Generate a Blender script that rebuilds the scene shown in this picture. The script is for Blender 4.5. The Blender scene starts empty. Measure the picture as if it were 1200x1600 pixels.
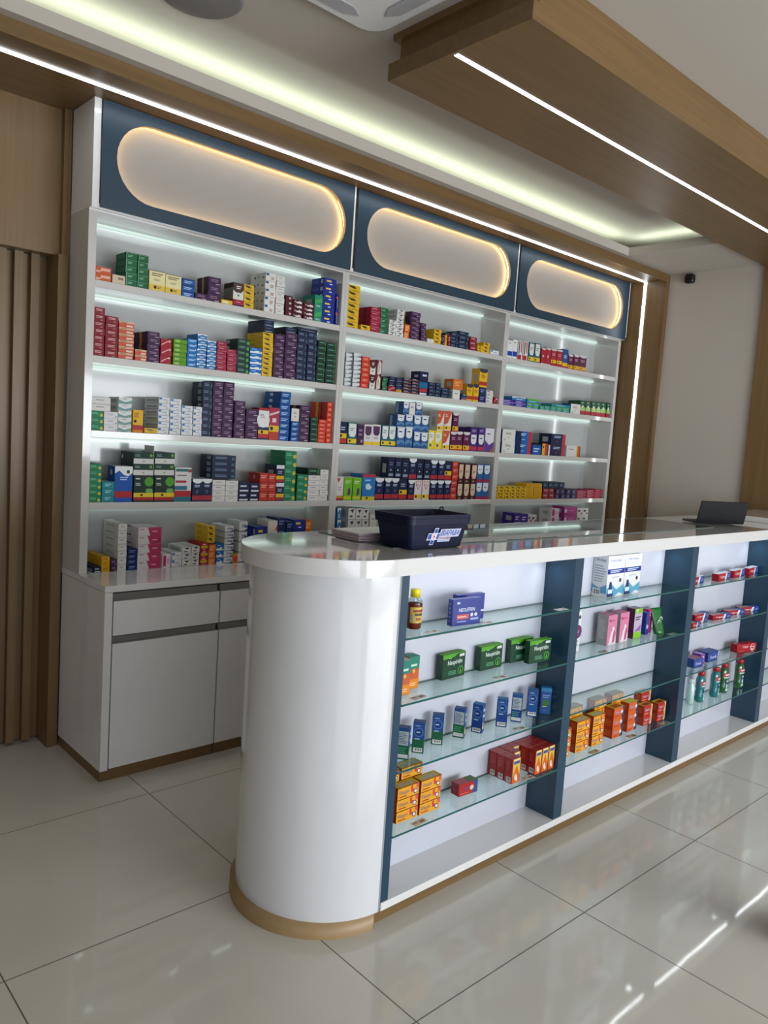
import bpy, math, random
from mathutils import Matrix, Vector
random.seed(7)
SC = bpy.context.scene
COL = SC.collection

# ---------------------------------------------------------------- camera
cam_d = bpy.data.cameras.new('camera'); cam = bpy.data.objects.new('camera', cam_d); COL.objects.link(cam)
YAW, PIT, ROL, FPX = 0.743840, -0.096043, -0.065966, 1205.4
f = Vector((math.sin(YAW)*math.cos(PIT), math.cos(YAW)*math.cos(PIT), math.sin(PIT)))
r0 = Vector((math.cos(YAW), -math.sin(YAW), 0)); d0 = f.cross(r0)
rr = math.cos(ROL)*r0 + math.sin(ROL)*d0; dd = -math.sin(ROL)*r0 + math.cos(ROL)*d0
cam.matrix_world = Matrix(((rr.x, -dd.x, -f.x, 0), (rr.y, -dd.y, -f.y, 0), (rr.z, -dd.z, -f.z, 1.55), (0, 0, 0, 1)))
cam_d.sensor_fit = 'VERTICAL'; cam_d.sensor_height = 36.0; cam_d.lens = FPX/1600*36.0
cam_d.clip_start = 0.05; cam_d.clip_end = 60
SC.camera = cam

# ---------------------------------------------------------------- light and exposure
SC.view_settings.view_transform = 'Standard'; SC.view_settings.look = 'None'
SC.view_settings.gamma = 1; SC.view_settings.use_curve_mapping = False
SC.view_settings.exposure = 0.08
W = bpy.data.worlds.new('daylight'); SC.world = W; W.use_nodes = True
W.node_tree.nodes['Background'].inputs[0].default_value = (0.80, 0.88, 1.0, 1)
W.node_tree.nodes['Background'].inputs[1].default_value = 1.0
DAY, SHELF_LED, COVE_LED, WARM_LED, LINE_LED, BAY_LED = 62, 0.12, 11.0, 1.0, 2.6, 0.4
STRIP_EMIT = 5.0
def area(name, loc, sx, sy, power, color, direction):
    l = bpy.data.lights.new(name, 'AREA'); l.shape = 'RECTANGLE'; l.size = sx; l.size_y = sy
    l.energy = power; l.color = color
    o = bpy.data.objects.new(name, l); COL.objects.link(o); o.location = loc
    o.rotation_euler = Vector(direction).to_track_quat('-Z', 'Y').to_euler()
    return o
# daylight through the two panes of the shop front behind the camera, and the side pane
area('daylight', (-0.55, -3.34, 1.15), 2.6, 1.9, DAY*.7, (0.90, 0.94, 1.0), (0, 1, 0))
area('daylight', (3.35, -3.34, 1.15), 3.6, 1.9, DAY*3.4, (0.93, 0.97, 1.0), (0, 1, 0))

# ---------------------------------------------------------------- helpers
def lin(h):
    v = [int(h[i:i+2], 16)/255 for i in (0, 2, 4)]
    return tuple(c/12.92 if c <= .04045 else ((c+.055)/1.055)**2.4 for c in v) + (1,)
MATS = {}
def mat(h, rough=.4, metal=0.0, coat=0.0, spec=.5):
    k = (h, rough, metal, coat, spec)
    if k not in MATS:
        m = bpy.data.materials.new('paint_'+h); m.use_nodes = True
        nt = m.node_tree; b = nt.nodes['Principled BSDF']
        b.inputs['Roughness'].default_value = rough; b.inputs['Metallic'].default_value = metal
        b.inputs['Coat Weight'].default_value = coat; b.inputs['Coat Roughness'].default_value = .05; b.inputs['Specular IOR Level'].default_value = spec
        n = nt.nodes.new('ShaderNodeTexNoise'); n.inputs['Scale'].default_value = 9
        mx = nt.nodes.new('ShaderNodeMix'); mx.data_type = 'RGBA'
        c = lin(h); mx.inputs[6].default_value = c; mx.inputs[7].default_value = tuple(x*.93 for x in c[:3])+(1,)
        nt.links.new(n.outputs[0], mx.inputs[0]); nt.links.new(mx.outputs[2], b.inputs['Base Color'])
        MATS[k] = m
    return MATS[k]
def emit(name, color, s):
    k = (name,)
    if k not in MATS:
        m = bpy.data.materials.new(name); m.use_nodes = True; nt = m.node_tree; nt.nodes.clear()
        e = nt.nodes.new('ShaderNodeEmission'); o = nt.nodes.new('ShaderNodeOutputMaterial')
        e.inputs[0].default_value = color+(1,); e.inputs[1].default_value = s
        nt.links.new(e.outputs[0], o.inputs[0]); MATS[k] = m
    return MATS[k]
def wood(axis, dark='523e24', light='856840', tag=''):
    k = ('wood', axis, dark)
    if k in MATS: return MATS[k]
    m = bpy.data.materials.new('oak_veneer_'+'xyz'[axis]+tag); m.use_nodes = True; nt = m.node_tree; b = nt.nodes['Principled BSDF']
    g = nt.nodes.new('ShaderNodeNewGeometry'); mp = nt.nodes.new('ShaderNodeMapping'); mp.vector_type = 'POINT'
    s = [26, 26, 26]; s[axis] = 1.1; mp.inputs['Scale'].default_value = s
    n = nt.nodes.new('ShaderNodeTexNoise'); n.inputs['Scale'].default_value = 1.6; n.inputs['Detail'].default_value = 6; n.inputs['Distortion'].default_value = .5
    n2 = nt.nodes.new('ShaderNodeTexNoise'); n2.inputs['Scale'].default_value = 1.3
    mx = nt.nodes.new('ShaderNodeMix'); mx.data_type = 'RGBA'; mx.inputs[6].default_value = lin(dark); mx.inputs[7].default_value = lin(light)
    ad = nt.nodes.new('ShaderNodeMath'); ad.operation = 'MULTIPLY_ADD'; ad.inputs[1].default_value = .7
    a2 = nt.nodes.new('ShaderNodeMath'); a2.operation = 'MULTIPLY'; a2.inputs[1].default_value = .35
    nt.links.new(g.outputs['Position'], mp.inputs[0]); nt.links.new(mp.outputs[0], n.inputs[0]); nt.links.new(g.outputs['Position'], n2.inputs[0])
    nt.links.new(n2.outputs[0], a2.inputs[0]); nt.links.new(n.outputs[0], ad.inputs[0]); nt.links.new(a2.outputs[0], ad.inputs[2])
    nt.links.new(ad.outputs[0], mx.inputs[0]); nt.links.new(mx.outputs[2], b.inputs['Base Color'])
    b.inputs['Roughness'].default_value = .42
    MATS[k] = m; return m
def glass_mat(tint=(.90, .97, .95), name='clear_glass', ior=1.5, rough=.02):
    k = (name,)
    if k in MATS: return MATS[k]
    m = bpy.data.materials.new(name); m.use_nodes = True; nt = m.node_tree; nt.nodes.clear()
    t = nt.nodes.new('ShaderNodeBsdfTransparent'); t.inputs[0].default_value = tint+(1,)
    g = nt.nodes.new('ShaderNodeBsdfGlossy'); g.inputs['Roughness'].default_value = rough
    fr = nt.nodes.new('ShaderNodeFresnel'); gg = nt.nodes.new('ShaderNodeNewGeometry'); mi_ = nt.nodes.new('ShaderNodeMix')
    mi_.inputs[2].default_value = ior; mi_.inputs[3].default_value = 1/ior
    nt.links.new(gg.outputs['Backfacing'], mi_.inputs[0]); nt.links.new(mi_.outputs[0], fr.inputs[0])
    mx = nt.nodes.new('ShaderNodeMixShader'); o = nt.nodes.new('ShaderNodeOutputMaterial')
    nt.links.new(fr.outputs[0], mx.inputs[0]); nt.links.new(t.outputs[0], mx.inputs[1]); nt.links.new(g.outputs[0], mx.inputs[2]); nt.links.new(mx.outputs[0], o.inputs[0])
    MATS[k] = m; return m
TXT = {}
def text_geo(s):
    if s not in TXT:
        cu = bpy.data.curves.new('t', 'FONT'); cu.body = s; cu.size = 1; cu.offset = .006; cu.resolution_u = 3
        o = bpy.data.objects.new('t', cu); me = bpy.data.meshes.new_from_object(o)
        vs = [(v.co.x, v.co.y) for v in me.vertices]; fs = [tuple(p.vertices) for p in me.polygons]
        bpy.data.objects.remove(o); bpy.data.meshes.remove(me); bpy.data.curves.remove(cu)
        xs = [v[0] for v in vs]; ys = [v[1] for v in vs]
        x0, x1, y0, y1 = min(xs), max(xs), min(ys), max(ys)
        TXT[s] = ([((x-x0)/(x1-x0), (y-y0)/(y1-y0)) for x, y in vs], fs)
    return TXT[s]
class MB:
    def __init__(s): s.v = []; s.f = []; s.m = []; s.mi = []; s.sm = []
    def idx(s, m):
        if m not in s.m: s.m.append(m)
        return s.m.index(m)
    def poly(s, pts, m, smooth=False):
        n = len(s.v); s.v += [tuple(p) for p in pts]; s.f.append(tuple(range(n, n+len(pts)))); s.mi.append(s.idx(m)); s.sm.append(smooth)
    def mesh(s, vs, fs, m, smooth=False):
        n = len(s.v); s.v += [tuple(p) for p in vs]; i = s.idx(m)
        for q in fs: s.f.append(tuple(n+a for a in q)); s.mi.append(i); s.sm.append(smooth)
        return s
    def box(s, x0, y0, z0, x1, y1, z1, m, edge=None):
        v = [(x0, y0, z0), (x1, y0, z0), (x1, y1, z0), (x0, y1, z0), (x0, y0, z1), (x1, y0, z1), (x1, y1, z1), (x0, y1, z1)]
        s.mesh(v, [(0, 3, 2, 1), (4, 5, 6, 7)], m)
        s.mesh(v, [(0, 1, 5, 4), (1, 2, 6, 5), (2, 3, 7, 6), (3, 0, 4, 7)], edge or m); return s
    def bevbox(s, x0, y0, z0, x1, y1, z1, m, b=.002):
        v = []
        for z, k in ((z0, b), (z0+b, 0), (z1-b, 0), (z1, b)):
            v += [(x0+k, y0+b, z), (x0+b, y0+k, z), (x1-b, y0+k, z), (x1-k, y0+b, z), (x1-k, y1-b, z), (x1-b, y1-k, z), (x0+b, y1-k, z), (x0+k, y1-b, z)]
        fs = [tuple(range(7, -1, -1)), tuple(range(24, 32))]
        for l in range(3):
            for i in range(8):
                j = (i+1) % 8; fs.append((l*8+i, l*8+j, l*8+8+j, l*8+8+i))
        return s.mesh(v, fs, m)
    def lathe(s, prof, m, c=(0, 0, 0), n=28, a0=0, a1=2*math.pi):
        full = abs(a1-a0-2*math.pi) < 1e-6; N = n if full else n+1
        v = [(c[0]+r*math.cos(a0+(a1-a0)*i/n), c[1]+r*math.sin(a0+(a1-a0)*i/n), c[2]+z) for r, z in prof for i in range(N)]
        fs = []
        for k in range(len(prof)-1):
            for i in range(n):
                j = (i+1) % N; fs.append((k*N+i, k*N+j, k*N+N+j, k*N+N+i))
        return s.mesh(v, fs, m, True)
    def prism(s, pts, z0, z1, m, side=None, smooth=False):
        n = len(pts); v = [(x, y, z0) for x, y in pts]+[(x, y, z1) for x, y in pts]
        s.mesh(v, [tuple(range(n-1, -1, -1)), tuple(range(n, 2*n))], m)
        s.mesh(v, [(i, (i+1) % n, n+(i+1) % n, n+i) for i in range(n)], side or m, smooth); return s
    def tube(s, pts, r, m, n=8):
        vs = []; P = [Vector(p) for p in pts]
        for i, p in enumerate(P):
            t = (P[min(i+1, len(P)-1)]-P[max(i-1, 0)]).normalized(); u = t.orthogonal().normalized() if i == 0 else (u-t*u.dot(t)).normalized(); w = t.cross(u)
            vs += [p+u*r*math.cos(2*math.pi*k/n)+w*r*math.sin(2*math.pi*k/n) for k in range(n)]
        fs = [(a*n+k, a*n+(k+1) % n, a*n+n+(k+1) % n, a*n+n+k) for a in range(len(P)-1) for k in range(n)]
        fs += [tuple(range(n-1, -1, -1)), tuple(range(len(vs)-n, len(vs)))]
        return s.mesh(vs, fs, m, True)
    # a face frame: O origin, U and V edge vectors, N outward normal
    def decal(s, F, el, lift=.0003):
        O, U, V, N = F; e = .25*lift
        for k, q in enumerate(el):
            L = N*(lift+e*k)
            P = lambda u, v: O+U*u+V*v+L
            t = q[0]
            if t == 'r': _, a, b, c, d, h = q; s.poly([P(a, b), P(c, b), P(c, d), P(a, d)], mat(h, .5, 0, 0, .25))
            elif t == 'p': s.poly([P(a, b) for a, b in q[1]], mat(q[2], .35))
            elif t == 'c':
                _, a, b, r, h = q; au = r*V.length/U.length
                s.poly([P(a+au*math.cos(i*math.pi/8), b+r*math.sin(i*math.pi/8)) for i in range(16)], mat(h, .5, 0, 0, .25))
            elif t == 'l':      # small print: rows of short bars
                _, a, b, c, d, n, h = q; rnd = random.Random(int(a*1000)+n)
                for i in range(n):
                    y0 = d-(d-b)*(i+.25)/n; y1 = d-(d-b)*(i+.75)/n; x1 = a+(c-a)*(.65+.35*rnd.random())
                    s.poly([P(a, y1), P(x1, y1), P(x1, y0), P(a, y0)], mat(h, .5, 0, 0, .25))
            elif t == 'b':      # bar code
                _, a, b, c, d = q; s.poly([P(a, b), P(c, b), P(c, d), P(a, d)], mat('e6e6e2', .35))
                for i in range(9):
                    x = a+(c-a)*(.08+.095*i); w_ = (c-a)*(.03+.025*(i*7 % 3)); L2 = N*(lift+e*k+e*.5)
                    s.poly([O+U*p+V*v_+L2 for p, v_ in ((x, b+(d-b)*.25), (x+w_, b+(d-b)*.25), (x+w_, d-(d-b)*.1), (x, d-(d-b)*.1))], mat('20242c', .35))
            elif t == 'T':      # words
                _, a, b, c, d, word, h = q; vs, fs = text_geo(word); sl = .0
                s.mesh([P(a+(c-a)*x, b+(d-b)*y) for x, y in vs], fs, mat(h, .5, 0, 0, .25))
        return s
    def build(s, name, parent=None, loc=None, rot=None):
        me = bpy.data.meshes.new(name); me.from_pydata(s.v, [], s.f)
        for m in s.m: me.materials.append(m)
        me.polygons.foreach_set('material_index', s.mi); me.polygons.foreach_set('use_smooth', s.sm); me.update()
        o = bpy.data.objects.new(name, me); COL.objects.link(o)
        if parent: o.parent = parent
        if loc: o.location = loc
        if rot: o.rotation_euler = (0, 0, rot)
        return o
def frames(w, h, d, z0=0):
    X, Y, Z = Vector((1, 0, 0)), Vector((0, 1, 0)), Vector((0, 0, 1))
    return dict(front=(Vector((-w/2, -d/2, z0)), X*w, Z*h, -Y), left=(Vector((-w/2, d/2, z0)), -Y*d, Z*h, -X),
                right=(Vector((w/2, -d/2, z0)), Y*d, Z*h, X), top=(Vector((-w/2, -d/2, z0+h)), X*w, Y*d, Z))
def tag(o, label, cat, group=None, kind=None):
    if label: o['label'] = label
    if cat: o['category'] = cat
    if group: o['group'] = group
    if kind: o['kind'] = kind
    return o
def empty(name, loc=(0, 0, 0), rz=0):
    o = bpy.data.objects.new(name, None); COL.objects.link(o); o.location = loc; o.rotation_euler = (0, 0, rz); o.empty_display_size = .05
    return o
def struct(mb, name, label=None): o = mb.build(name); o['kind'] = 'structure'; (o.__setitem__('label', label) if label else None); return o
def copy_tree(o, parent=None):
    c = o.copy(); COL.objects.link(c); c.parent = parent
    for ch in list(o.children): copy_tree(ch, c)
    return c

WHITE = mat('dedede', .12, 0, .6); WALLW = mat('b9b2a9', .8); NAVY = mat('1d3646', .38); NAVYD = mat('1f4058', .35)
LED = emit('led_white', (.90, .98, 1.0), STRIP_EMIT); LEDSH = emit('led_shelf', (.80, 1.0, .92), .85)
LEDW = emit('led_warm', (1.0, .66, .30), 16.0); LEDC = emit('led_cove', (.86, 1.0, .80), 3.0)

# ---------------------------------------------------------------- floor, walls, ceiling
fm = bpy.data.materials.new('polished_tile'); fm.use_nodes = True; nt = fm.node_tree; b = nt.nodes['Principled BSDF']
def N(t, **k):
    n = nt.nodes.new(t)
    for a, v in k.items(): setattr(n, a, v)
    return n
def M2(op, a, b_=None, c=None):
    n = N('ShaderNodeMath', operation=op)
    for i, x in enumerate((a, b_, c)):
        if x is None: continue
        if isinstance(x, (int, float)): n.inputs[i].default_value = x
        else: nt.links.new(x, n.inputs[i])
    return n.outputs[0]
g = N('ShaderNodeNewGeometry'); sp = N('ShaderNodeSeparateXYZ'); nt.links.new(g.outputs['Position'], sp.inputs[0])
tx = M2('DIVIDE', M2('SUBTRACT', sp.outputs[0], .636), .8); ty = M2('DIVIDE', M2('SUBTRACT', sp.outputs[1], 1.30), .8)
def near(t): return M2('ABSOLUTE', M2('SUBTRACT', M2('FRACT', M2('ADD', t, .5)), .5))
gm = M2('LESS_THAN', M2('MINIMUM', near(tx), near(ty)), .0024)
cell = N('ShaderNodeCombineXYZ'); nt.links.new(M2('FLOOR', tx), cell.inputs[0]); nt.links.new(M2('FLOOR', ty), cell.inputs[1])
wn = N('ShaderNodeTexWhiteNoise'); wn.noise_dimensions = '3D'; nt.links.new(cell.outputs[0], wn.inputs[0])
n1 = N('ShaderNodeTexNoise'); n1.inputs['Scale'].default_value = 2.2; n1.inputs['Detail'].default_value = 5; nt.links.new(g.outputs['Position'], n1.inputs[0])
mx = N('ShaderNodeMix', data_type='RGBA'); mx.inputs[6].default_value = lin('bab6ac'); mx.inputs[7].default_value = lin('cccac2'); nt.links.new(n1.outputs[0], mx.inputs[0])
mg = N('ShaderNodeMix', data_type='RGBA'); mg.inputs[7].default_value = lin('5c564c'); nt.links.new(gm, mg.inputs[0]); nt.links.new(mx.outputs[2], mg.inputs[6])
nt.links.new(mg.outputs[2], b.inputs['Base Color'])
nt.links.new(M2('MULTIPLY_ADD', gm, .5, .05), b.inputs['Roughness'])
n3 = N('ShaderNodeTexNoise'); n3.inputs['Scale'].default_value = 7; nt.links.new(g.outputs['Position'], n3.inputs[0])
va = N('ShaderNodeVectorMath', operation='SUBTRACT'); nt.links.new(wn.outputs[1], va.inputs[0]); va.inputs[1].default_value = (.5, .5, .5)
vb = N('ShaderNodeVectorMath', operation='MULTIPLY'); nt.links.new(va.outputs[0], vb.inputs[0]); vb.inputs[1].default_value = (.006, .006, 0)
vc = N('ShaderNodeVectorMath', operation='SUBTRACT'); nt.links.new(n3.outputs[1], vc.inputs[0]); vc.inputs[1].default_value = (.5, .5, .5)
vd = N('ShaderNodeVectorMath', operation='MULTIPLY_ADD'); nt.links.new(vc.outputs[0], vd.inputs[0]); vd.inputs[1].default_value = (.006, .006, 0); nt.links.new(vb.outputs[0], vd.inputs[2])
ve = N('ShaderNodeVectorMath', operation='ADD'); nt.links.new(vd.outputs[0], ve.inputs[0]); ve.inputs[1].default_value = (0, 0, 1)
vf = N('ShaderNodeVectorMath', operation='NORMALIZE'); nt.links.new(ve.outputs[0], vf.inputs[0]); nt.links.new(vf.outputs[0], b.inputs['Normal'])
struct(MB().box(-2.3, -3.4, -.05, 5.75, 3.9, 0, fm), 'floor', 'polished grey porcelain tile floor')
struct(MB().box(-2.3, -3.4, 3.07, 5.75, 3.9, 3.12, WALLW), 'ceiling', 'white plaster ceiling')
struct(MB().box(5.62, -3.4, 0, 5.75, 3.9, 3.07, WALLW), 'wall_right', 'plain off-white side wall')
struct(MB().box(-2.3, 3.78, 0, 5.62, 3.9, 3.07, WALLW), 'wall_back')
struct(MB().box(-2.4, -3.4, 0, -2.3, 3.9, 3.07, WALLW), 'wall_left')
m = MB(); m.box(-2.3, -3.3, 0, 5.62, -3.2, .12, WALLW).box(-2.3, -3.3, 2.2, 5.62, -3.2, 3.07, WALLW).box(-2.3, -3.3, .12, -1.9, -3.2, 2.2, WALLW).box(.8, -3.3, .12, 1.5, -3.2, 2.2, WALLW).box(5.2, -3.3, .12, 5.62, -3.2, 2.2, WALLW)
struct(m, 'wall_front')
# dropped plaster border round the ceiling tray, with a lip that hides the cove light
m = MB(); m.box(-2.3, 3.03, 2.925, 5.62, 3.78, 2.945, WALLW).box(-2.3, 3.01, 2.925, 4.93, 3.03, 2.98, WALLW)
m.box(4.95, 1.62, 2.925, 5.62, 3.03, 2.945, WALLW).box(4.93, 1.62, 2.925, 4.95, 3.03, 2.98, WALLW)
struct(m, 'trim_1', 'white dropped ceiling border with glowing cove')
t = empty('cove_light'); tag(t, 'pale green-white light strip hidden in the ceiling cove', 'light')
MB().box(-2.2, 3.10, 2.946, 4.95, 3.112, 2.952, LEDC).build('led_strip', t)
MB().box(5.03, 2.4, 2.946, 5.042, 3.05, 2.952, LEDC).build('led_strip', t)
area('cove_glow', (1.38, 3.10, 2.956), 7.1, .012, COVE_LED, (.84, 1.0, .80), (0, -.05, 1))
area('cove_glow', (5.04, 2.72, 2.956), .012, .65, COVE_LED*.09, (.84, 1.0, .84), (0, 0, 1)).rotation_euler = (math.pi, 0, 0)

# ---------------------------------------------------------------- oak portal round the shelving
WX, WY, WZ = wood(0), wood(1), wood(2)
t = empty('portal_frame', (5.6, 3.3, 0)); t2 = t
tag(t, 'oak-veneer portal frame around the white shelving with a recessed light line', 'frame')
def P(mb, name, parent, loc=(0, 0, 0)):
    o = mb.build(name, parent); p = parent.location; o.location = (loc[0]-p.x, loc[1]-p.y, loc[2]-p.z); return o
P(MB().box(-2.3, 3.07, 2.885, 5.62, 3.78, 2.924, WX), 'soffit', t)
P(MB().box(-2.3, 3.055, 2.868, 5.62, 3.07, 2.924, WX), 'fascia', t)
P(MB().box(5.58, 3.07, 0, 5.62, 3.78, 2.885, WZ), 'side_panel', t)
P(MB().box(5.575, 3.055, 0, 5.62, 3.07, 2.868, WZ), 'front_trim', t)
o = P(MB().box(-2.2, 3.224, 2.880, 5.578, 3.246, 2.886, LED).box(5.574, 3.224, .02, 5.581, 3.246, 2.885, LED), 'led_strip', t); o['label'] = 'white light line running along the soffit and down the side'
area('line_glow', (1.7, 3.235, 2.878), 7.6, .02, LINE_LED*1.5, (.93, .98, 1.0), (0, 0, -1))
area('line_glow', (5.572, 3.235, 1.5), 2.6, .02, LINE_LED*.5, (.93, .98, 1.0), (-1, 0, 0)).rotation_euler = (0, math.radians(90), 0)
bpy.data.objects['line_glow.001'].data.size = 2.6

# ---------------------------------------------------------------- left: slatted wood door and panel
m = MB()
for i in range(46):
    x = 1.175-i*.0705
    m.box(x, 3.70, .012, x+.036, 3.735, 2.262, WZ)
m.box(-2.3, 3.735, .012, 1.252, 3.765, 2.262, WZ)
struct(m, 'door_1', 'tall oak slatted sliding door')
m = MB(); m.box(-2.3, 3.63, 2.262, 1.27, 3.70, 2.885, WZ); struct(m, 'trim_2', 'plain oak panel above the slatted door')
m = MB(); m.box(1.252, 3.585, 0, 1.29, 3.75, 2.262, WZ).box(1.27, 3.60, 2.262, 1.29, 3.75, 2.885, WZ).box(1.29, 3.598, 0, 1.302, 3.75, 2.885, WZ); struct(m, 'trim_3', 'oak door jamb beside the shelving')

# ---------------------------------------------------------------- oak ceiling beam and wall panel
t = empty('ceiling_beam', (2.02, 1.655, 2.9)); tag(t, 'boxed oak ceiling beam above the counter with a slim light line', 'beam')
P(MB().box(2.02, 1.655, 2.9, 5.6, 2.335, 2.962, WX), 'lower_board', t)
P(MB().box(2.05, 1.656, 2.962, 5.6, 2.305, 3.045, WX), 'core', t)
P(MB().box(2.028, 1.655, 3.045, 5.6, 2.325, 3.0695, WX), 'upper_board', t)
P(MB().box(2.035, 1.985, 2.8985, 5.6, 2.005, 2.9, LED), 'led_strip', t)
area('beam_glow', (3.8, 1.995, 2.895), 3.5, .02, LINE_LED*.8, (.93, .98, 1.0), (0, 0, -1))
struct(MB().box(5.598, 1.655, 0, 5.62, 2.345, 2.9, wood(2)), 'trim_4', 'oak panel on the right wall below the beam')

# ---------------------------------------------------------------- ceiling fittings
t = empty('ceiling_speaker', (1.40, 2.66, 3.07)); tag(t, 'round grey ceiling speaker grille near the top edge', 'speaker')
MB().lathe([(0, -.008), (.135, -.008), (.145, -.006), (.15, 0)], mat('7f7d7b', .7), n=40).build('grille', t)
MB().box(-.003, -.142, -.0105, .003, -.128, -.0085, mat('c8c8c8', .4)).box(-.003, -.142, -.0105, .009, -.137, -.0085, mat('c8c8c8', .4)).build('badge', t)
t = empty('ceiling_air_conditioner', (1.545, 1.94, 3.07)); tag(t, 'white square ceiling air conditioner cassette with rounded corners', 'air conditioner')
def rrect(x0, y0, x1, y1, r, n=6):
    pts = []
    for cx, cy, a in ((x1-r, y1-r, 0), (x0+r, y1-r, 90), (x0+r, y0+r, 180), (x1-r, y0+r, 270)):
        pts += [(cx+r*math.cos(math.radians(a+90*i/n)), cy+r*math.sin(math.radians(a+90*i/n))) for i in range(n+1)]
    return pts
m = MB(); A = rrect(-.42, -.42, .42, .42, .09); B = rrect(-.40, -.40, .40, .40, .08); nA = len(A)
m.mesh([(x, y, 0) for x, y in A]+[(x, y, -.02) for x, y in A]+[(x, y, -.032) for x, y in B], [(k*nA+i, k*nA+(i+1) % nA, k*nA+nA+(i+1) % nA, k*nA+nA+i) for k in (0, 1) for i in range(nA)]+[tuple(range(3*nA-1, 2*nA-1, -1))], mat('dcdcdc', .4), False)
m.build('cassette_panel', t)
for k in range(4):
    pts = [(-.27, .335), (-.22, .365), (.22, .365), (.27, .335), (.22, .305), (-.22, .305)]
    q = MB().prism(pts, -.036, -.0322, mat('a8a8ac', .5)); o = q.build('air_vent', t); o.rotation_euler = (0, 0, k*math.pi/2)
MB().prism(rrect(-.24, -.24, .24, .24, .03), -.0345, -.0322, mat('d2d2d2', .5)).build('intake_grille', t)
t = empty('security_camera', (5.62, 2.89, 2.88)); tag(t, 'small black security camera on the right wall below the ceiling', 'camera')
m = MB(); A = rrect(-.034, -.034, .034, .034, .018)
m.mesh([(0, x, z) for x, z in A]+[(-.03, x, z) for x, z in A]+[(-.038, x*.8, z*.8) for x, z in A], [(k*28+i, k*28+(i+1) % 28, k*28+28+(i+1) % 28, k*28+28+i) for k in (0, 1) for i in range(28)]+[tuple(range(56, 84))], mat('0c0d10', .3), False); m.build('housing', t)
m = MB(); m.mesh([(-.0385, .016*math.cos(a*math.pi/8), .016*math.sin(a*math.pi/8)) for a in range(16)], [tuple(range(16))], mat('050507', .05)); m.build('lens', t)
m = MB()
for y, z, r in ((-.012, .052, .003), (.006, .054, .006), (.02, .045, .002), (-.02, .046, .002)): m.mesh([(-.001, y+r*math.cos(a*math.pi/4), z+r*math.sin(a*math.pi/4)) for a in range(8)], [tuple(range(8))], mat('4a4845', .8))
m.build('drill_hole', t)

# ---------------------------------------------------------------- white shelving along the back
SHZ = [2.147, 1.824, 1.498, 1.177]; BACKM = mat('b2b5b5', .16, 0, .4); SHW = mat('c0bebb', .14, 0, .5)
BAYS = {1: (1.305, 2.7215, 1.34, 2.70), 2: (2.7225, 4.132, 2.745, 4.11), 3: (4.133, 5.560, 4.155, 5.525)}
BN = {1: 'left', 2: 'middle', 3: 'right'}
for bay, (a, c, ia, ic) in BAYS.items():
    t = empty('display_shelving', (a, 3.39, .856)); tag(t, 'tall white shelving unit, %s of the three, lit under each shelf' % BN[bay], 'shelving', 'white shelving units')
    P(MB().box(a, 3.39, .8565, ia, 3.62, 2.44, SHW), 'side_panel', t); P(MB().box(ic, 3.39, .8565, c, 3.62, 2.44, SHW), 'side_panel', t)
    P(MB().box(ia, 3.60, .8565, ic, 3.62, 2.44, BACKM), 'back_panel', t)
    P(MB().box(ia, 3.39, 2.43, ic, 3.60, 2.44, SHW), 'top_panel', t)
    for z in SHZ:
        s = P(MB().bevbox(ia, 3.391, z-.031, ic, 3.60, z, SHW, .0015), 'shelf', t)
        o = MB().box(ia+.002, 3.586, z-.0405, ic-.002, 3.5995, z-.0315, LEDSH).build('led_strip', s)
    P(MB().box(ia+.002, 3.586, 2.4200, ic-.002, 3.5995, 2.4298, LEDSH), 'led_strip', t)
    for z in SHZ+[2.461]: area('shelf_glow', ((ia+ic)/2, 3.5925, z-.0425), ic-ia-.02, .010, SHELF_LED, (.77, 1.0, .91), (0, 0, -1))

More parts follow.
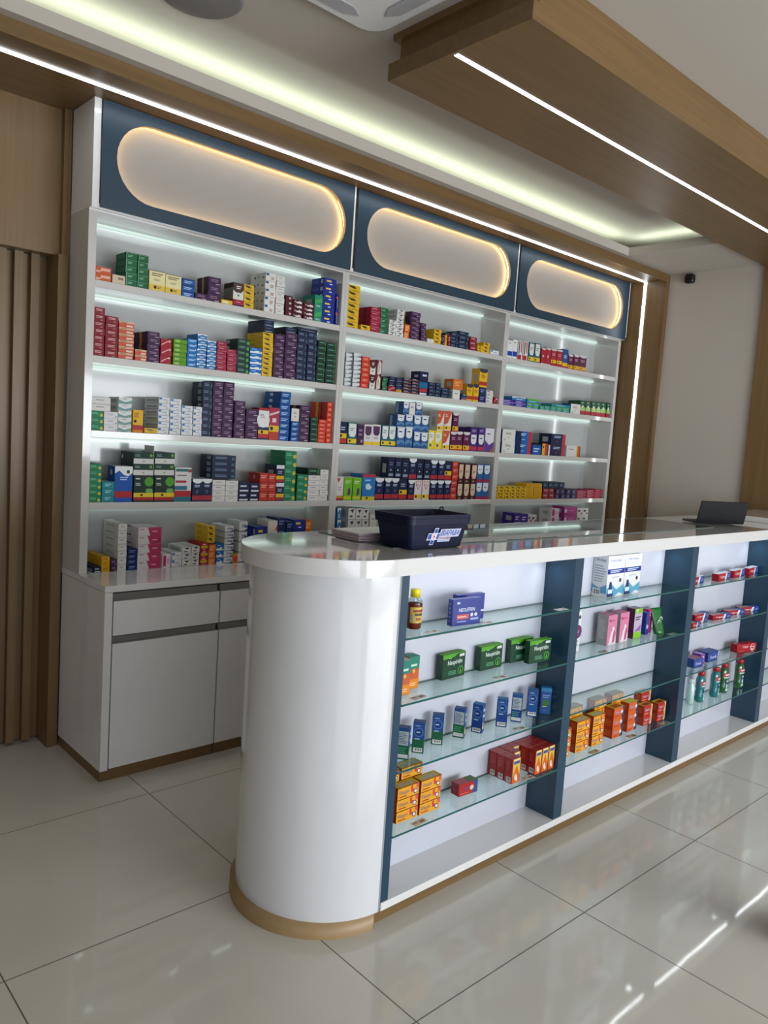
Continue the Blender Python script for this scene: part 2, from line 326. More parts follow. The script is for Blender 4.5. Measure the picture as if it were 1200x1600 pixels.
# headers with oval light windows
def oval(cx, cz, w, h, n=16):
    r = h/2; L = w/2-r; pts = []
    for i in range(n+1): a_ = math.pi/2-math.pi*i/n; pts.append((cx+L+r*math.cos(a_), cz+r*math.sin(a_)))
    for i in range(n+1): a_ = -math.pi/2-math.pi*i/n; pts.append((cx-L+r*math.cos(a_), cz+r*math.sin(a_)))
    return pts
HD = {1: (1.305, 2.727, 1.338, 2.716, 1.403, 2.668), 2: (2.728, 4.153, 2.747, 4.142, 2.822, 4.078), 3: (4.154, 5.562, 4.172, 5.552, 4.256, 5.480)}
for k, (a, c, pa, pc, oa, oc) in HD.items():
    t = empty('header_cabinet', (a, 3.35, 2.441)); tag(t, 'dark blue header panel with lit oval window, %s of the three' % BN[k], 'sign panel', 'oval-window header panels')
    if k == 1: bod = MB().box(a, 3.362, 2.441, c, 3.60, 2.459, WHITE).box(a, 3.362, 2.459, a+.03, 3.60, 2.884, WHITE).box(c-.008, 3.352, 2.459, c, 3.60, 2.884, WHITE).box(a, 3.596, 2.459, c, 3.60, 2.884, WHITE)
    else: bod = MB().box(a, 3.362, 2.441, c, 3.60, 2.459, WHITE).box(a, 3.362, 2.459, a+.008, 3.60, 2.884, WHITE).box(c-.008, 3.352, 2.459, c, 3.60, 2.884, WHITE).box(a, 3.596, 2.459, c, 3.60, 2.884, WHITE)
    P(bod, 'cabinet_body', t)
    z0, z1 = 2.443, 2.882; n = 16; O = oval((oa+oc)/2, 2.667, oc-oa, .335, n); K = len(O)
    # navy board with an oval hole, 18 mm thick
    m = MB(); out = []
    for (x, z) in O:
        dx, dz = x-(oa+oc)/2, z-2.667; s_ = min([abs(((pc if dx > 0 else pa)-(oa+oc)/2)/dx) if abs(dx) > 1e-6 else 9, abs(((z1 if dz > 0 else z0)-2.667)/dz) if abs(dz) > 1e-6 else 9]); out.append(((oa+oc)/2+dx*s_, 2.667+dz*s_))
    # outer ring points with true corners
    F_ = [(x, 3.352, z) for x, z in O]; G_ = [(x, 3.352, z) for x, z in out]
    m.mesh(F_+G_, [(i, (i+1) % K, K+(i+1) % K, K+i) for i in range(K)], NAVY)
    for cx_, cz_ in ((pa, z0), (pa, z1), (pc, z0), (pc, z1)):
        for i in range(K):
            p, q = out[i], out[(i+1) % K]
            if (abs(p[0]-cx_) < 1e-6 and abs(q[1]-cz_) < 1e-6 and abs(p[1]-cz_) > 1e-6) or (abs(q[0]-cx_) < 1e-6 and abs(p[1]-cz_) < 1e-6 and abs(q[1]-cz_) > 1e-6):
                m.poly([(p[0], 3.352, p[1]), (cx_, 3.352, cz_), (q[0], 3.352, q[1])], NAVY)
    m.mesh([(x, 3.352, z) for x, z in O]+[(x, 3.370, z) for x, z in O], [(i, K+i, K+(i+1) % K, (i+1) % K) for i in range(K)], mat('c9a878', .5))
    m.mesh([(pa, 3.352, z0), (pc, 3.352, z0), (pc, 3.352, z1), (pa, 3.352, z1), (pa, 3.370, z0), (pc, 3.370, z0), (pc, 3.370, z1), (pa, 3.370, z1)], [(0, 1, 5, 4), (1, 2, 6, 5), (2, 3, 7, 6), (3, 0, 4, 7)], NAVY)
    P(m, 'front_panel', t)
    P(MB().box(pa, 3.395, z0, pc, 3.40, z1, mat('928e8a', .4)), 'oval_back_panel', t)
    R = oval((oa+oc)/2, 2.667, oc-oa+.022, .357, n); R2 = oval((oa+oc)/2, 2.667, oc-oa+.030, .365, n)
    m = MB(); m.mesh([(x, 3.372, z) for x, z in R]+[(x, 3.384, z) for x, z in R]+[(x, 3.384, z) for x, z in R2]+[(x, 3.372, z) for x, z in R2], [(k2*K+i, k2*K+(i+1) % K, (k2+1) % 4*K+(i+1) % K, (k2+1) % 4*K+i) for k2 in range(4) for i in range(K)], LEDW)
    o = P(m, 'led_strip', t); o['label'] = 'warm light strip glowing around the oval'

# worktop and base cabinets
t = empty('worktop', (1.305, 3.10, .82)); tag(t, 'long glossy white worktop below the shelving', 'worktop')
P(MB().bevbox(1.305, 3.10, .828, 5.56, 3.62, .856, WHITE, .0015), 'slab', t)
P(MB().box(2.372, 3.125, .0, 5.56, 3.14, .827, WHITE), 'support_panel', t)
HM = mat('9a9a98', .35, .8); DARK = mat('17181a', .6)
def base_cab(x0, first):
    t = empty('base_cabinet', (x0, 3.10, 0))
    w = .512; s0 = .035 if first else 0
    body = MB()
    if first: body.box(0, 0, .05, .033, .49, .827, WHITE)
    body.box(s0, .022, .05, s0+w, .49, .8275, mat('3a3a3a', .6))
    body.build('body', t)
    MB().box(.004, .012, 0, s0+w-.0005, .49, .05, WX).build('kick_board', t)
    dr = MB().bevbox(s0+.004, 0, .640, s0+w-.002, .018, .789, WHITE, .001).build('drawer', t)
    dh = MB().box(s0+.004, .006, .790, s0+w-.010, .021, .794, HM).box(s0+.004, .014, .794, s0+w-.010, .0215, .820, HM).build('handle', dr); dh['label'] = 'recessed grey metal handle rail'
    do = MB().bevbox(s0+.004, 0, .055, s0+w-.002, .018, .604, WHITE, .001).build('door', t)
    dh = MB().box(s0+.004, .006, .605, s0+w-.010, .021, .609, HM).box(s0+.004, .014, .609, s0+w-.010, .0215, .634, HM).build('handle', do); dh['label'] = 'recessed grey metal handle rail'
    return t
tag(base_cab(1.305, True), 'white base cabinet with one drawer and door, at the left end', 'cabinet', 'white base cabinets')
tag(base_cab(1.8525, False), 'white base cabinet beside the end one, half hidden by the curved counter', 'cabinet', 'white base cabinets')

# ---------------------------------------------------------------- box designs (body, front print, side print, top)
E0 = [('l', .12, .2, .7, .8, 3, 'd8d8d8')]
def lab(c, tc='d8dade', x0=.12): return (c, [('l', x0, .35, .62, .8, 2, tc), ('r', .72, .2, .9, .4, tc)], [('r', .62, .2, .92, .8, 'c8ccd0')], None)
YG = [('r', 0, .16, 1, .36, 'd8b020'), ('c', .25, .26, .08, '2a2a2a'), ('r', 0, 0, 1, .15, 'b82a2c')]
DS = {
 'orange': ('c0562c', [('r', .35, .45, .95, .85, 'd8a890'), ('l', .05, .15, .4, .5, 2, 'e8d0c0')], None, None, 'orange'),
 'orange2': ('d0681e', [('r', .1, .4, .8, .8, 'e09a60'), ('l', .1, .1, .8, .35, 2, 'f0d0a0')], None, None, 'orange'),
 'orangebox': ('c86a28', [('l', .15, .3, .8, .8, 3, 'e0a070')], None, None, 'orange'),
 'cream': ('c8b8a0', [('r', .45, .5, .85, .75, '8a6a5a')], None, None, 'cream'),
 'creamG': ('ddd2a0', [('r', 0, .05, 1, .32, 'd8b848'), ('c', .38, .19, .08, '302c20'), ('l', .5, .12, .8, .26, 2, '5a5030'), ('l', .15, .72, .85, .9, 2, '6a6450'), ('l', .3, .5, .7, .6, 2, '8a8470'), ('r', 0, .97, 1, 1, '6a6450')], None, None, 'cream'),
 'green': ('17603a', [('r', .0, .85, 1, .93, '5a9078'), ('l', .15, .3, .6, .65, 2, '8ab89c'), ('r', 0, 0, .04, 1, '98b8a4')], [('r', .2, .2, .9, .8, '2a7450')], None, 'green'),
 'green2': ('1f7850', [('l', .1, .4, .7, .8, 2, '6ab090'), ('c', .85, .35, .25, 'b8b040')], None, None, 'green'),
 'blue': ('15509a', [('l', .15, .2, .8, .7, 2, 'a8c4e0'), ('r', 0, .88, 1, 1, '0e3460')], [('r', .3, .25, .5, .75, 'c8d4e0')], None, 'blue'),
 'blue2': ('1a70b8', [('l', .2, .35, .8, .75, 2, 'd0e4f4'), ('c', .85, .7, .12, 'e0ecf4')], None, None, 'bright blue'),
 'lblue': ('3478b4', [('p', [(0, .6), (.5, .9), (1, .75), (1, 1), (0, 1)], 'd8e4ee'), ('l', .3, .15, .8, .5, 2, 'd0d8e0')], None, None, 'light blue'),
 'bluewave': ('1a66b4', [('p', [(0, 0), (1, 0), (1, .35), (.6, .5), (.3, .3), (0, .35)], 'dce6ee'), ('c', .85, .3, .12, '1a3a70'), ('l', .15, .6, .6, .85, 1, '8cc0ec')], None, None, 'blue'),
 'royal': ('182c84', [('l', .2, .4, .8, .85, 1, 'e0c050'), ('l', .45, .1, .8, .35, 1, 'd0d8f0')], [('r', .1, .3, .6, .7, '3448a0'), ('r', .75, .3, .92, .8, 'b0bcd0')], None, 'royal blue'),
 'royalup': ('182c84', [('r', .55, .1, .7, .7, 'd8c060'), ('c', .3, .75, .08, 'd05040')], None, None, 'royal blue'),
 'royalnavy': ('14285c', [('l', .15, .3, .8, .8, 2, '7088c0')], None, None, 'dark blue'),
 'navy': ('141c38', [('l', .2, .6, .8, .8, 2, '5a6a94'), ('c', .45, .4, .04, 'c0c8d8'), ('r', .15, .1, .85, .22, '8a94ac')], None, None, 'navy'),
 'navyline': ('18223c', [('l', .12, .35, .7, .8, 2, '6a7c9c'), ('r', .82, .2, .95, .7, '3c6468'), ('r', 0, .94, 1, 1, '2e3c58')], [('r', .55, .2, .85, .85, '7a8698')], None, 'navy'),
 'navyor': ('18223c', [('r', .05, .35, .95, .55, 'b0603c'), ('l', .1, .6, .7, .85, 1, 'a8b4cc')], None, None, 'navy'),
 'navywhite': ('161f3c', [('l', .15, .45, .8, .8, 1, 'c0c8dc'), ('r', .1, .05, .9, .22, 'd0d4dc')], [('r', .1, .1, .9, .5, '8a94a4')], None, 'navy'),
 'navyyel': ('161f3c', [('r', 0, .8, 1, 1, 'd4d8dc'), ('l', .2, .5, .8, .7, 2, '98a4c0'), ('r', 0, .2, 1, .4, 'd8b020'), ('r', 0, .05, 1, .18, 'a82c34')], None, None, 'navy'),
 'navyred': ('131c40', [('p', [(0, .9), (.3, .8), (.7, .8), (1, .9), (1, 1), (0, 1)], 'd8dce2'), ('l', .2, .62, .8, .75, 2, 'b0c0e0'), ('l', .35, .35, .65, .5, 2, '5a6a9a'), ('r', 0, .06, 1, .26, 'a82c38')], None, 'c8ccd2', 'navy'),
 'navyblue': ('141c40', [('r', 0, .3, 1, .55, '1c6090'), ('r', .05, .14, .95, .28, 'a83038'), ('r', .3, .8, .8, .88, 'c0c8d8'), ('r', .1, .02, .9, .1, 'c8ccd4')], [('r', .4, .75, .8, .85, 'b0b8c4')], None, 'navy'),
 'navyblueR': ('1c5ca4', [('r', 0, 0, .3, 1, '141c40'), ('r', .76, 0, 1, 1, 'a8343c'), ('l', .25, .6, .65, .85, 2, 'b8d0ec'), ('l', .3, .2, .6, .35, 1, '90b4dc')], None, None, 'blue'),
 'navyredV': ('151c3e', [('r', .78, 0, 1, 1, 'a8343c'), ('l', .2, .6, .7, .85, 2, 'a8b4d0'), ('c', .42, .3, .07, 'b05050')], None, None, 'navy'),
 'purple': ('3a1f40', [('l', .2, .4, .85, .8, 2, '8a6c8c'), ('r', .6, .12, .92, .25, 'a88ca4'), ('r', 0, .94, 1, 1, '54385a')], [('r', .42, 0, .6, 1, 'b89030'), ('r', .3, 0, .4, 1, '262038')], None, 'dark purple'),
 'violet': ('40288c', [('l', .15, .3, .7, .75, 2, 'c0b4e0'), ('r', .0, .0, 1, .1, 'c8c4dc')], None, None, 'violet'),
 'violetnavy': ('2a1c44', [('c', .5, .5, .18, 'a898c0'), ('l', .2, .1, .8, .3, 1, '8c7cac')], None, None, 'dark violet'),
 'dred': ('7c1626', [('l', .2, .45, .85, .85, 2, 'd0a0a4'), ('r', .6, .15, .8, .25, 'c08088')], None, None, 'dark red'),
 'red': ('9c1c2c', [('p', [(.1, .2), (.7, .7), (.75, .85), (.1, .35)], 'd8a0a4'), ('c', .82, .75, .12, 'e0c0c0')], None, None, 'red'),
 'crimson': ('96203c', [('l', .15, .55, .7, .8, 1, 'd090a0'), ('r', 0, 0, 1, .08, 'c07888')], [('r', .4, 0, .6, 1, '6c1830')], None, 'crimson'),
 'salmon': ('c0543e', [('r', 0, .7, 1, 1, 'd0b090'), ('l', .1, .72, .6, .95, 1, '5c6c3c'), ('r', .5, .15, .92, .45, 'd8c4b8')], None, None, 'salmon'),
 'ored': ('c83824', [('l', .2, .35, .8, .8, 2, 'e8a080'), ('r', 0, 0, 1, .07, '902818')], [('r', .3, 0, .45, 1, 'd0a028'), ('r', .6, 0, .7, 1, '7c1c20')], None, 'orange-red'),
 'ored2': ('b83428', [('l', .15, .4, .85, .8, 2, 'dc9888'), ('r', 0, 0, 1, .07, '802018')], [('c', .5, .5, .25, 'c89088')], None, 'red'),
 'maroon': ('4c1420', [('r', .5, .35, .8, .7, 'c8b8b8')], [('r', .5, .3, .75, .7, 'b8a8a8')], None, 'maroon'),
 'maroonlab': ('4c1420', [('p', [(.3, .25), (.85, .2), (.85, .6), (.6, .8), (.5, .55), (.3, .6)], 'd8d4d4'), ('c', .18, .55, .18, 'b0a8a8')], None, None, 'maroon'),
 'lime': ('5a9418', [('r', .1, .25, .45, .75, '9ab86a'), ('r', 0, .9, 1, 1, '3c7014')], None, None, 'lime green'),
 'limeblue': ('2c7ca8', [('r', 0, .5, 1, 1, '5aa448'), ('l', .15, .15, .8, .42, 2, 'a8d4e8')], None, None, 'blue-green'),
 'dgreen': ('143428', [('l', .15, .45, .8, .8, 1, '5c8c78'), ('r', .85, .2, .95, .9, '3c7c3c')], [('r', .2, .25, .8, .75, '2c4c44')], None, 'dark green'),
 'dgreenlime': ('163830', [('l', .12, .4, .7, .8, 2, '6c9488'), ('c', .86, .4, .3, '4c9c3c')], [('r', .05, .25, .3, .75, 'b0b8b8')], None, 'dark green'),
 'flatgreen': ('14322c', [('r', 0, 0, 1, .46, 'ccccc8'), ('l', .08, .62, .4, .85, 2, '7c9c94'), ('c', .88, .75, .14, '5aa030'), ('r', .44, .15, .56, .28, '9c9c98')], [('r', .08, .35, .16, .7, 'c8ccc8')], None, 'dark green'),
 'tealgreen': ('1c8468', [('p', [(0, .3), (1, .5), (1, .8), (0, .6)], '2c9c58'), ('l', .2, .1, .8, .25, 2, 'a0d4c4')], None, None, 'teal'),
 'teal': ('1a8088', [('l', .25, .3, .8, .8, 2, '90ccd4')], None, '7ab8c0', 'teal'),
 'tealwhite': ('d4d6d4', [('p', [(0, .1), (.5, 0), (1, .15), (1, .6), (.5, .3), (0, .6)], '1c706c'), ('l', .3, .7, .7, .85, 1, '6c8c94')], [('r', .2, .2, .8, .7, '98a4a0')], None, 'white-teal'),
 'white': ('d2d0cc', [('l', .25, .45, .75, .7, 1, '8c9098'), ('r', 0, .93, 1, 1, 'a8a6a2')], [('r', .2, .35, .7, .6, 'a8acb0')], None, 'white'),
 'whiteup': ('d0cec8', [('l', .25, .55, .75, .75, 3, '74787c'), ('c', .5, .35, .08, '88a0a0'), ('r', .1, .08, .3, .2, 'b0b0ac')], [('r', 0, 0, 1, 1, '1c4c88')], None, 'white'),
 'whitedot': ('d4d2ce', [('r', .04, .65, .32, .95, '34588c'), ('l', .5, .15, .9, .55, 2, '8c5c54')], [('r', .25, .3, .35, .6, '5c5c5c'), ('r', .5, .35, .55, .7, '5c5c5c'), ('r', .75, .3, .9, .5, '7c7c7c')], None, 'white'),
 'whitedot2': ('d4d2d4', [('c', .88, .25, .1, '3c2848'), ('l', .3, .4, .7, .75, 2, 'a8a8b0')], None, None, 'white'),
 'whiteblue': ('d2d4d6', [('r', .03, .6, .28, .95, '3c78b0'), ('l', .35, .5, .8, .65, 1, '4c6484'), ('l', .6, .15, .9, .35, 2, '8c94a0'), ('r', 0, 0, 1, .05, '9c9c9c')], [('r', .15, .3, .9, .6, '98a0a8'), ('r', 0, 0, 1, .1, '88b0b4')], None, 'white-blue'),
 'whitenavy': ('ccd0d2', [('r', 0, 0, .12, 1, '1c4450'), ('p', [(.5, .2), (1, .5), (1, .1)], '5c6c74'), ('r', 0, 0, 1, .1, '40505c')], [('r', .1, .4, .9, .6, '8ca0ac')], None, 'white-navy'),
 'whiteblack': ('d2d2d0', [('p', [(.2, .85), (.85, .9), (.55, .55), (.45, .7)], '1c2428'), ('l', .2, .15, .8, .45, 1, '444850'), ('r', 0, 0, 1, .05, '8c8c8c')], [('r', .15, .2, .85, .8, 'a8aeb0')], None, 'white-black'),
 'whitewave': ('d2d4d6', [('p', [(0, .05), (.6, .1), (1, .3), (1, 0), (0, 0)], '28406c'), ('l', .3, .4, .8, .75, 2, '5c6c8c'), ('c', .82, .5, .14, '3c5484')], [('r', 0, 0, 1, .12, '788088')], None, 'white-blue'),
 'whiteor': ('d8d2c8', [('p', [(.7, 0), (1, .6), (1, 0)], 'd8602c')], None, None, 'white-orange'),
 'whitered': ('d0cecc', [('r', .1, .5, .5, .75, '4c3c44'), ('c', .75, .3, .14, '9c3c44')], None, None, 'white-red'),
 'whiteyelV': ('c8c4c4', [('r', .7, 0, .8, 1, 'd0a838'), ('r', .8, 0, .93, 1, 'b04c2c'), ('r', .93, 0, 1, 1, '7c2c24'), ('l', .15, .6, .55, .75, 1, '7c6c74')], None, None, 'white-orange'),
 'yellow': ('d0a018', [('l', .15, .35, .8, .8, 2, 'a85c20'), ('r', 0, 0, 1, .05, '9c7410')], None, None, 'yellow'),
 'swoosh': ('d6ac20', [('p', [(.08, .85), (.55, .8), (.75, .45), (.4, .4), (.2, .6)], '40300c'), ('l', .45, .1, .9, .25, 1, '8c6c18'), ('r', 0, 0, 1, .04, '94740e')], [('r', .2, .3, .5, .7, 'b89a30')], None, 'yellow'),
 'yellowor': ('d49c1c', [('c', .5, .5, .35, 'c84c34'), ('r', 0, 0, 1, .12, 'b8601c')], None, None, 'yellow-orange'),
 'yellowwhite': ('d8b838', [('r', .1, .3, .6, .7, 'e0dcc8')], [('r', .1, .2, .9, .8, 'd8d4c4')], None, 'yellow-white'),
 'yellowred': ('d8a820', [('r', 0, 0, 1, .12, 'c87c20'), ('r', 0, .12, 1, .33, 'a82c30'), ('c', .22, .5, .07, '2c2818'), ('l', .1, .65, .6, .9, 3, '9c3c20')], None, '8c8068', 'yellow-red'),
 'yelred': ('d8a81c', [('p', [(0, .85), (.3, .78), (.7, .78), (1, .85), (1, 1), (0, 1)], '2c3444'), ('l', .2, .5, .8, .7, 3, '7c4c14'), ('r', 0, .1, 1, .3, 'a8302c')], None, None, 'yellow-red'),
 'yelredV': ('3c2038', [('r', 0, 0, .45, 1, 'd8a020'), ('r', .45, 0, .85, 1, 'b03830'), ('c', .22, .7, .09, '2c2818')], None, None, 'yellow-red'),
 'redpurple': ('98203c', [('r', 0, 0, 1, .3, '48244c'), ('l', .3, .55, .8, .75, 1, 'd898a8')], None, None, 'red'),
 'redwhite': ('781c30', [('p', [(.25, 0), (.9, .1), (.9, .8), (.5, 1), (.25, .6)], 'ccc4c0'), ('l', .4, .3, .7, .7, 4, '5c7c5c')], [('r', .1, .1, .9, .9, 'a87060')], None, 'red-white'),
 'redyellow': ('a02418', [('r', .1, .32, .95, .62, 'c8b030'), ('p', [(.2, .7), (.8, .7), (.65, .92), (.35, .92)], 'd8a0a0'), ('l', .3, .08, .8, .25, 1, 'd8b0a0')], None, None, 'red-yellow'),
 'brownwhite': ('cfcfca', [('p', [(.0, .55), (.25, .42), (.75, .42), (1, .6), (1, 1), (0, 1)], '3c1c20'), ('l', .3, .62, .75, .85, 2, 'd8d4cc'), ('c', .5, .25, .07, '4c8c40')], [('r', 0, .7, 1, 1, '2c1820'), ('r', 0, 0, 1, .7, '7c7c74')], '3c1c20', 'white-brown'),
 'magwhite': ('d4ccd0', [('p', [(.5, 0), (1, 0), (1, 1), (.4, 1)], 'b0305c'), ('l', .06, .7, .3, .85, 1, '7c6c74'), ('l', .6, .35, .9, .65, 1, 'e0a0b8')], [('r', 0, .85, .4, 1, 'a02c50')], None, 'white-magenta'),
 'magwhite2': ('d8d0d6', [('r', .1, .1, .45, .9, 'b03070'), ('r', .55, .3, .9, .7, 'c8a8bc')], None, None, 'white-magenta'),
 'magenta': ('a82c80', [('r', .05, .3, .2, .7, 'e0c8d8'), ('l', .35, .4, .8, .65, 1, 'c864a4'), ('r', 0, 0, 1, .08, '7c1c5c')], None, 'e0c0d8', 'magenta'),
 'bigwhite': ('20285c', [('r', .0, .4, 1, .92, 'd4d4d2'), ('c', .45, .62, .24, 'd8d8d6'), ('r', 0, .92, 1, 1, 'a02830'), ('r', 0, .18, 1, .3, 'd8b020'), ('r', 0, .05, 1, .18, 'b0302c'), ('c', .35, .24, .05, '2c2c2c'), ('l', .12, .68, .7, .82, 3, '8c9098')], [('r', 0, 0, 1, 1, '8c2c34')], None, 'white-navy'),
 'bigred': ('a03048', [('p', [(0, .8), (1, .92), (1, .86), (0, .74)], 'd8b0b8'), ('r', .3, .55, .7, .68, 'd8c0c4'), ('r', 0, .26, 1, .45, 'd8b020'), ('c', .25, .36, .06, '2c2c2c'), ('r', 0, 0, 1, .26, 'b03c30')], None, None, 'red'),
 'bigblue': ('1650a4', [('p', [(0, .8), (.25, .88), (.5, .76), (.75, .72), (1, .82), (1, 1), (0, 1)], 'd0d4d4'), ('r', 0, .12, 1, .3, 'a8242c'), ('l', .3, .6, .75, .72, 2, 'b0c8e8'), ('c', .75, .85, .05, '283444')], [('c', .5, .82, .08, 'c0c8cc')], 'c8ccc8', 'large blue'),
 'biggreen': ('102c26', [('c', .76, .76, .18, '4c9424'), ('p', [(.58, .42), (.66, .5), (.9, .5), (.98, .42), (.9, .33), (.66, .33)], '4c9424'), ('r', 0, .18, 1, .34, 'd8c024'), ('r', 0, .06, 1, .18, 'a8242c'), ('c', .4, .26, .05, '2c2c20'), ('l', .08, .6, .4, .72, 2, 'b0c0bc'), ('l', .08, .82, .35, .92, 1, 'c0ccc8')], None, None, 'large green'),
 'bigteal': ('d0cece', [('r', .05, .88, .8, .96, '1c6c68'), ('r', .8, .86, 1, .95, 'a02434'), ('l', .1, .74, .8, .8, 1, '5c4c54'), ('r', .05, .55, .7, .62, 'a02c3c'), ('r', 0, .34, .75, .46, '286c84'), ('r', 0, .14, 1, .32, 'a8242c'), ('r', 0, 0, 1, .14, '1c6c7c')], None, None, 'large white'),
 'cNavyY': ('16203c', [('l', .2, .6, .8, .8, 2, '9aa4bc'), ('r', 0, .26, 1, .48, 'd8b020'), ('c', .25, .37, .07, '2c2c2c'), ('r', 0, .04, 1, .24, 'b02c2c')], None, None, 'navy-yellow'),
 'cTealY': ('1c5c64', [('p', [(.1, .95), (.1, .5), (.25, .35), (.75, .35), (.9, .5), (.9, .95)], 'd2d4d0'), ('l', .25, .6, .75, .78, 2, '6c8c84'), ('r', 0, .06, 1, .26, 'd8b828'), ('c', .25, .16, .06, '2c2c2c')], None, 'c8ccc8', 'white-teal'),
 'cPurpY': ('d0cccc', [('p', [(.1, .92), (.1, .6), (.3, .48), (.7, .48), (.9, .6), (.9, .92)], '44204c'), ('l', .2, .3, .8, .42, 2, '8c7c90'), ('r', 0, .03, 1, .18, 'd8b828')], None, None, 'white-purple'),
 'cBlueW': ('2c5484', [('r', 0, .92, 1, 1, 'b8c4d0'), ('p', [(.1, .92), (.1, .55), (.3, .45), (.7, .45), (.9, .55), (.9, .92)], 'd4d8dc'), ('l', .25, .7, .75, .82, 1, '2c3c54'), ('p', [(0, .1), (.6, .25), (1, .1), (1, .3), (.5, .38), (0, .3)], '4c7cac')], [('r', .1, .1, .4, .9, '88a0b8')], 'c8ccd0', 'blue-white'),
 'cBlueW2': ('d6d8d8', [('r', .05, .12, .95, .38, '1c3c9c'), ('l', .2, .8, .8, .88, 1, '606468'), ('r', .97, 0, 1, 1, '6c7074')], None, None, 'white-blue'),
 'cYelW': ('d8c438', [('p', [(.15, .9), (.15, .4), (.4, .3), (.85, .55), (.85, .9)], 'd8d8d4'), ('c', .4, .2, .08, '4c4c5c'), ('l', .25, .6, .7, .8, 3, '7c8c8c')], None, None, 'yellow-white'),
 'cOrW': ('d0ccc8', [('p', [(0, .3), (.5, .4), (1, .95), (1, 1), (0, 1)], 'c04c2c'), ('l', .1, .7, .5, .85, 2, 'e8c0b0'), ('r', 0, .05, 1, .24, 'd8b020'), ('c', .3, .14, .06, '2c2c2c')], None, None, 'orange-white'),
 'cRedPY': ('54183c', [('p', [(0, .9), (.3, .84), (.7, .84), (1, .9), (1, 1), (0, 1)], 'c8c4c8'), ('l', .2, .55, .8, .72, 2, 'b890ac'), ('r', 0, .06, 1, .28, 'd0a024'), ('r', 0, 0, 1, .06, 'a8242c'), ('c', .28, .17, .06, '2c2c2c')], None, None, 'dark purple'),
 'cPurW': ('40286c', [('p', [(.12, .7), (.12, .4), (.3, .3), (.7, .3), (.88, .4), (.88, .7)], 'd0d0d4'), ('l', .25, .5, .75, .6, 1, '4c5c6c'), ('r', 0, .05, 1, .2, 'a8344c'), ('l', .2, .8, .8, .92, 2, 'a894c8')], None, None, 'purple'),
 'cPurW2': ('d0ccd4', [('p', [(0, 0), (1, 0), (1, .45), (.5, .3), (0, .5)], '583484'), ('p', [(.5, 0), (1, 0), (1, .25)], '8c5038'), ('l', .2, .72, .7, .82, 1, '4c4458')], None, None, 'white-purple'),
 'cRedW': ('d0c8c8', [('p', [(.1, .95), (.6, .95), (.3, .75)], 'b02830'), ('l', .2, .4, .8, .6, 2, 'b8a0a0'), ('r', 0, .1, 1, .2, 'c88c28'), ('r', 0, 0, 1, .1, 'a8302c')], None, None, 'white-red'),
 'cLime': ('6cac20', [('l', .15, .72, .8, .88, 2, 'c8dca0'), ('p', [(.45, .2), (.8, .25), (.8, .5), (.55, .55)], '4c2c54'), ('r', 0, .05, .9, .18, 'b8bc24')], None, 'd0d0c8', 'lime green'),
 'cBigBlue': ('2070b0', [('r', 0, .88, 1, 1, 'a83040'), ('r', .0, .0, 1, .14, 'c8b82c'), ('p', [(.25, .6), (.5, .65), (.75, .5), (.6, .4), (.3, .42)], 'c8d8e4'), ('l', .2, .72, .8, .82, 1, 'a0c4e0'), ('c', .4, .08, .05, '2c2c2c')], [('r', 0, 0, 1, .14, '2c3c74')], None, 'blue'),
 'cHeart': ('d4cccc', [('p', [(.5, .5), (.15, .75), (.15, .92), (.35, .97), (.5, .88), (.65, .97), (.85, .92), (.85, .75)], 'a8505c'), ('p', [(.5, .57), (.22, .77), (.22, .9), (.38, .93), (.5, .84), (.62, .93), (.78, .9), (.78, .77)], 'd8d0d0'), ('l', .3, .7, .7, .8, 1, '8c5c64'), ('r', 0, .06, 1, .26, 'd8b828'), ('c', .25, .16, .07, '2c2c2c')], None, None, 'white-pink'),
 'cBrown': ('441c20', [('p', [(.12, .92), (.12, .35), (.3, .2), (.7, .2), (.88, .35), (.88, .92)], 'c8b49c'), ('l', .25, .5, .75, .62, 2, '7c3c2c'), ('r', .3, .03, .6, .1, 'a89880')], None, None, 'brown-cream'),
 'cWBR': ('2c5c94', [('p', [(.08, .95), (.08, .58), (.3, .45), (.7, .45), (.92, .58), (.92, .95)], 'd2d6da'), ('l', .25, .65, .75, .75, 1, '6c7c8c'), ('r', 0, .0, 1, .15, '942c44')], None, 'c8ccd0', 'blue-white'),
 'cRedV': ('d2cecc', [('r', 0, 0, .8, .26, 'a82430'), ('r', .15, .3, .35, .95, '34343c'), ('r', .6, .4, .8, .98, 'b03c44')], None, None, 'white-red'),
 'cRed': ('a02434', [('p', [(0, .95), (.5, .88), (1, .95), (1, 1), (0, 1)], 'ccc8c8'), ('c', .4, .5, .08, 'd0a8ac'), ('r', 0, .0, 1, .06, 'c8c0c0')], None, None, 'red'),
 'cRedY': ('a02434', [('r', 0, .9, 1, 1, 'ccc8c8'), ('l', .2, .6, .75, .75, 2, 'd0a0a4'), ('r', 0, .17, 1, .36, 'd8b020'), ('c', .3, .26, .06, '2c2c2c')], None, None, 'red-yellow'),
 'cBlueY': ('1c4c84', [('l', .2, .5, .8, .7, 2, 'b0c4dc'), ('r', 0, .1, 1, .28, 'd8b020'), ('r', 0, 0, 1, .1, 'a82830')], None, None, 'blue-yellow'),
 'cGreenR': ('1c4c34', [('p', [(0, .28), (1, .28), (1, .5), (.5, .65), (0, .5)], '98b868'), ('r', 0, 0, 1, .28, 'a02838'), ('c', .5, .6, .09, 'c8d0c0'), ('l', .2, .78, .8, .9, 1, 'a0b8a8')], None, None, 'green-red'),
}
ORD = 'first second third fourth fifth sixth seventh eighth ninth tenth eleventh twelfth thirteenth fourteenth fifteenth sixteenth seventeenth eighteenth nineteenth twentieth twenty-first twenty-second twenty-third twenty-fourth'.split()
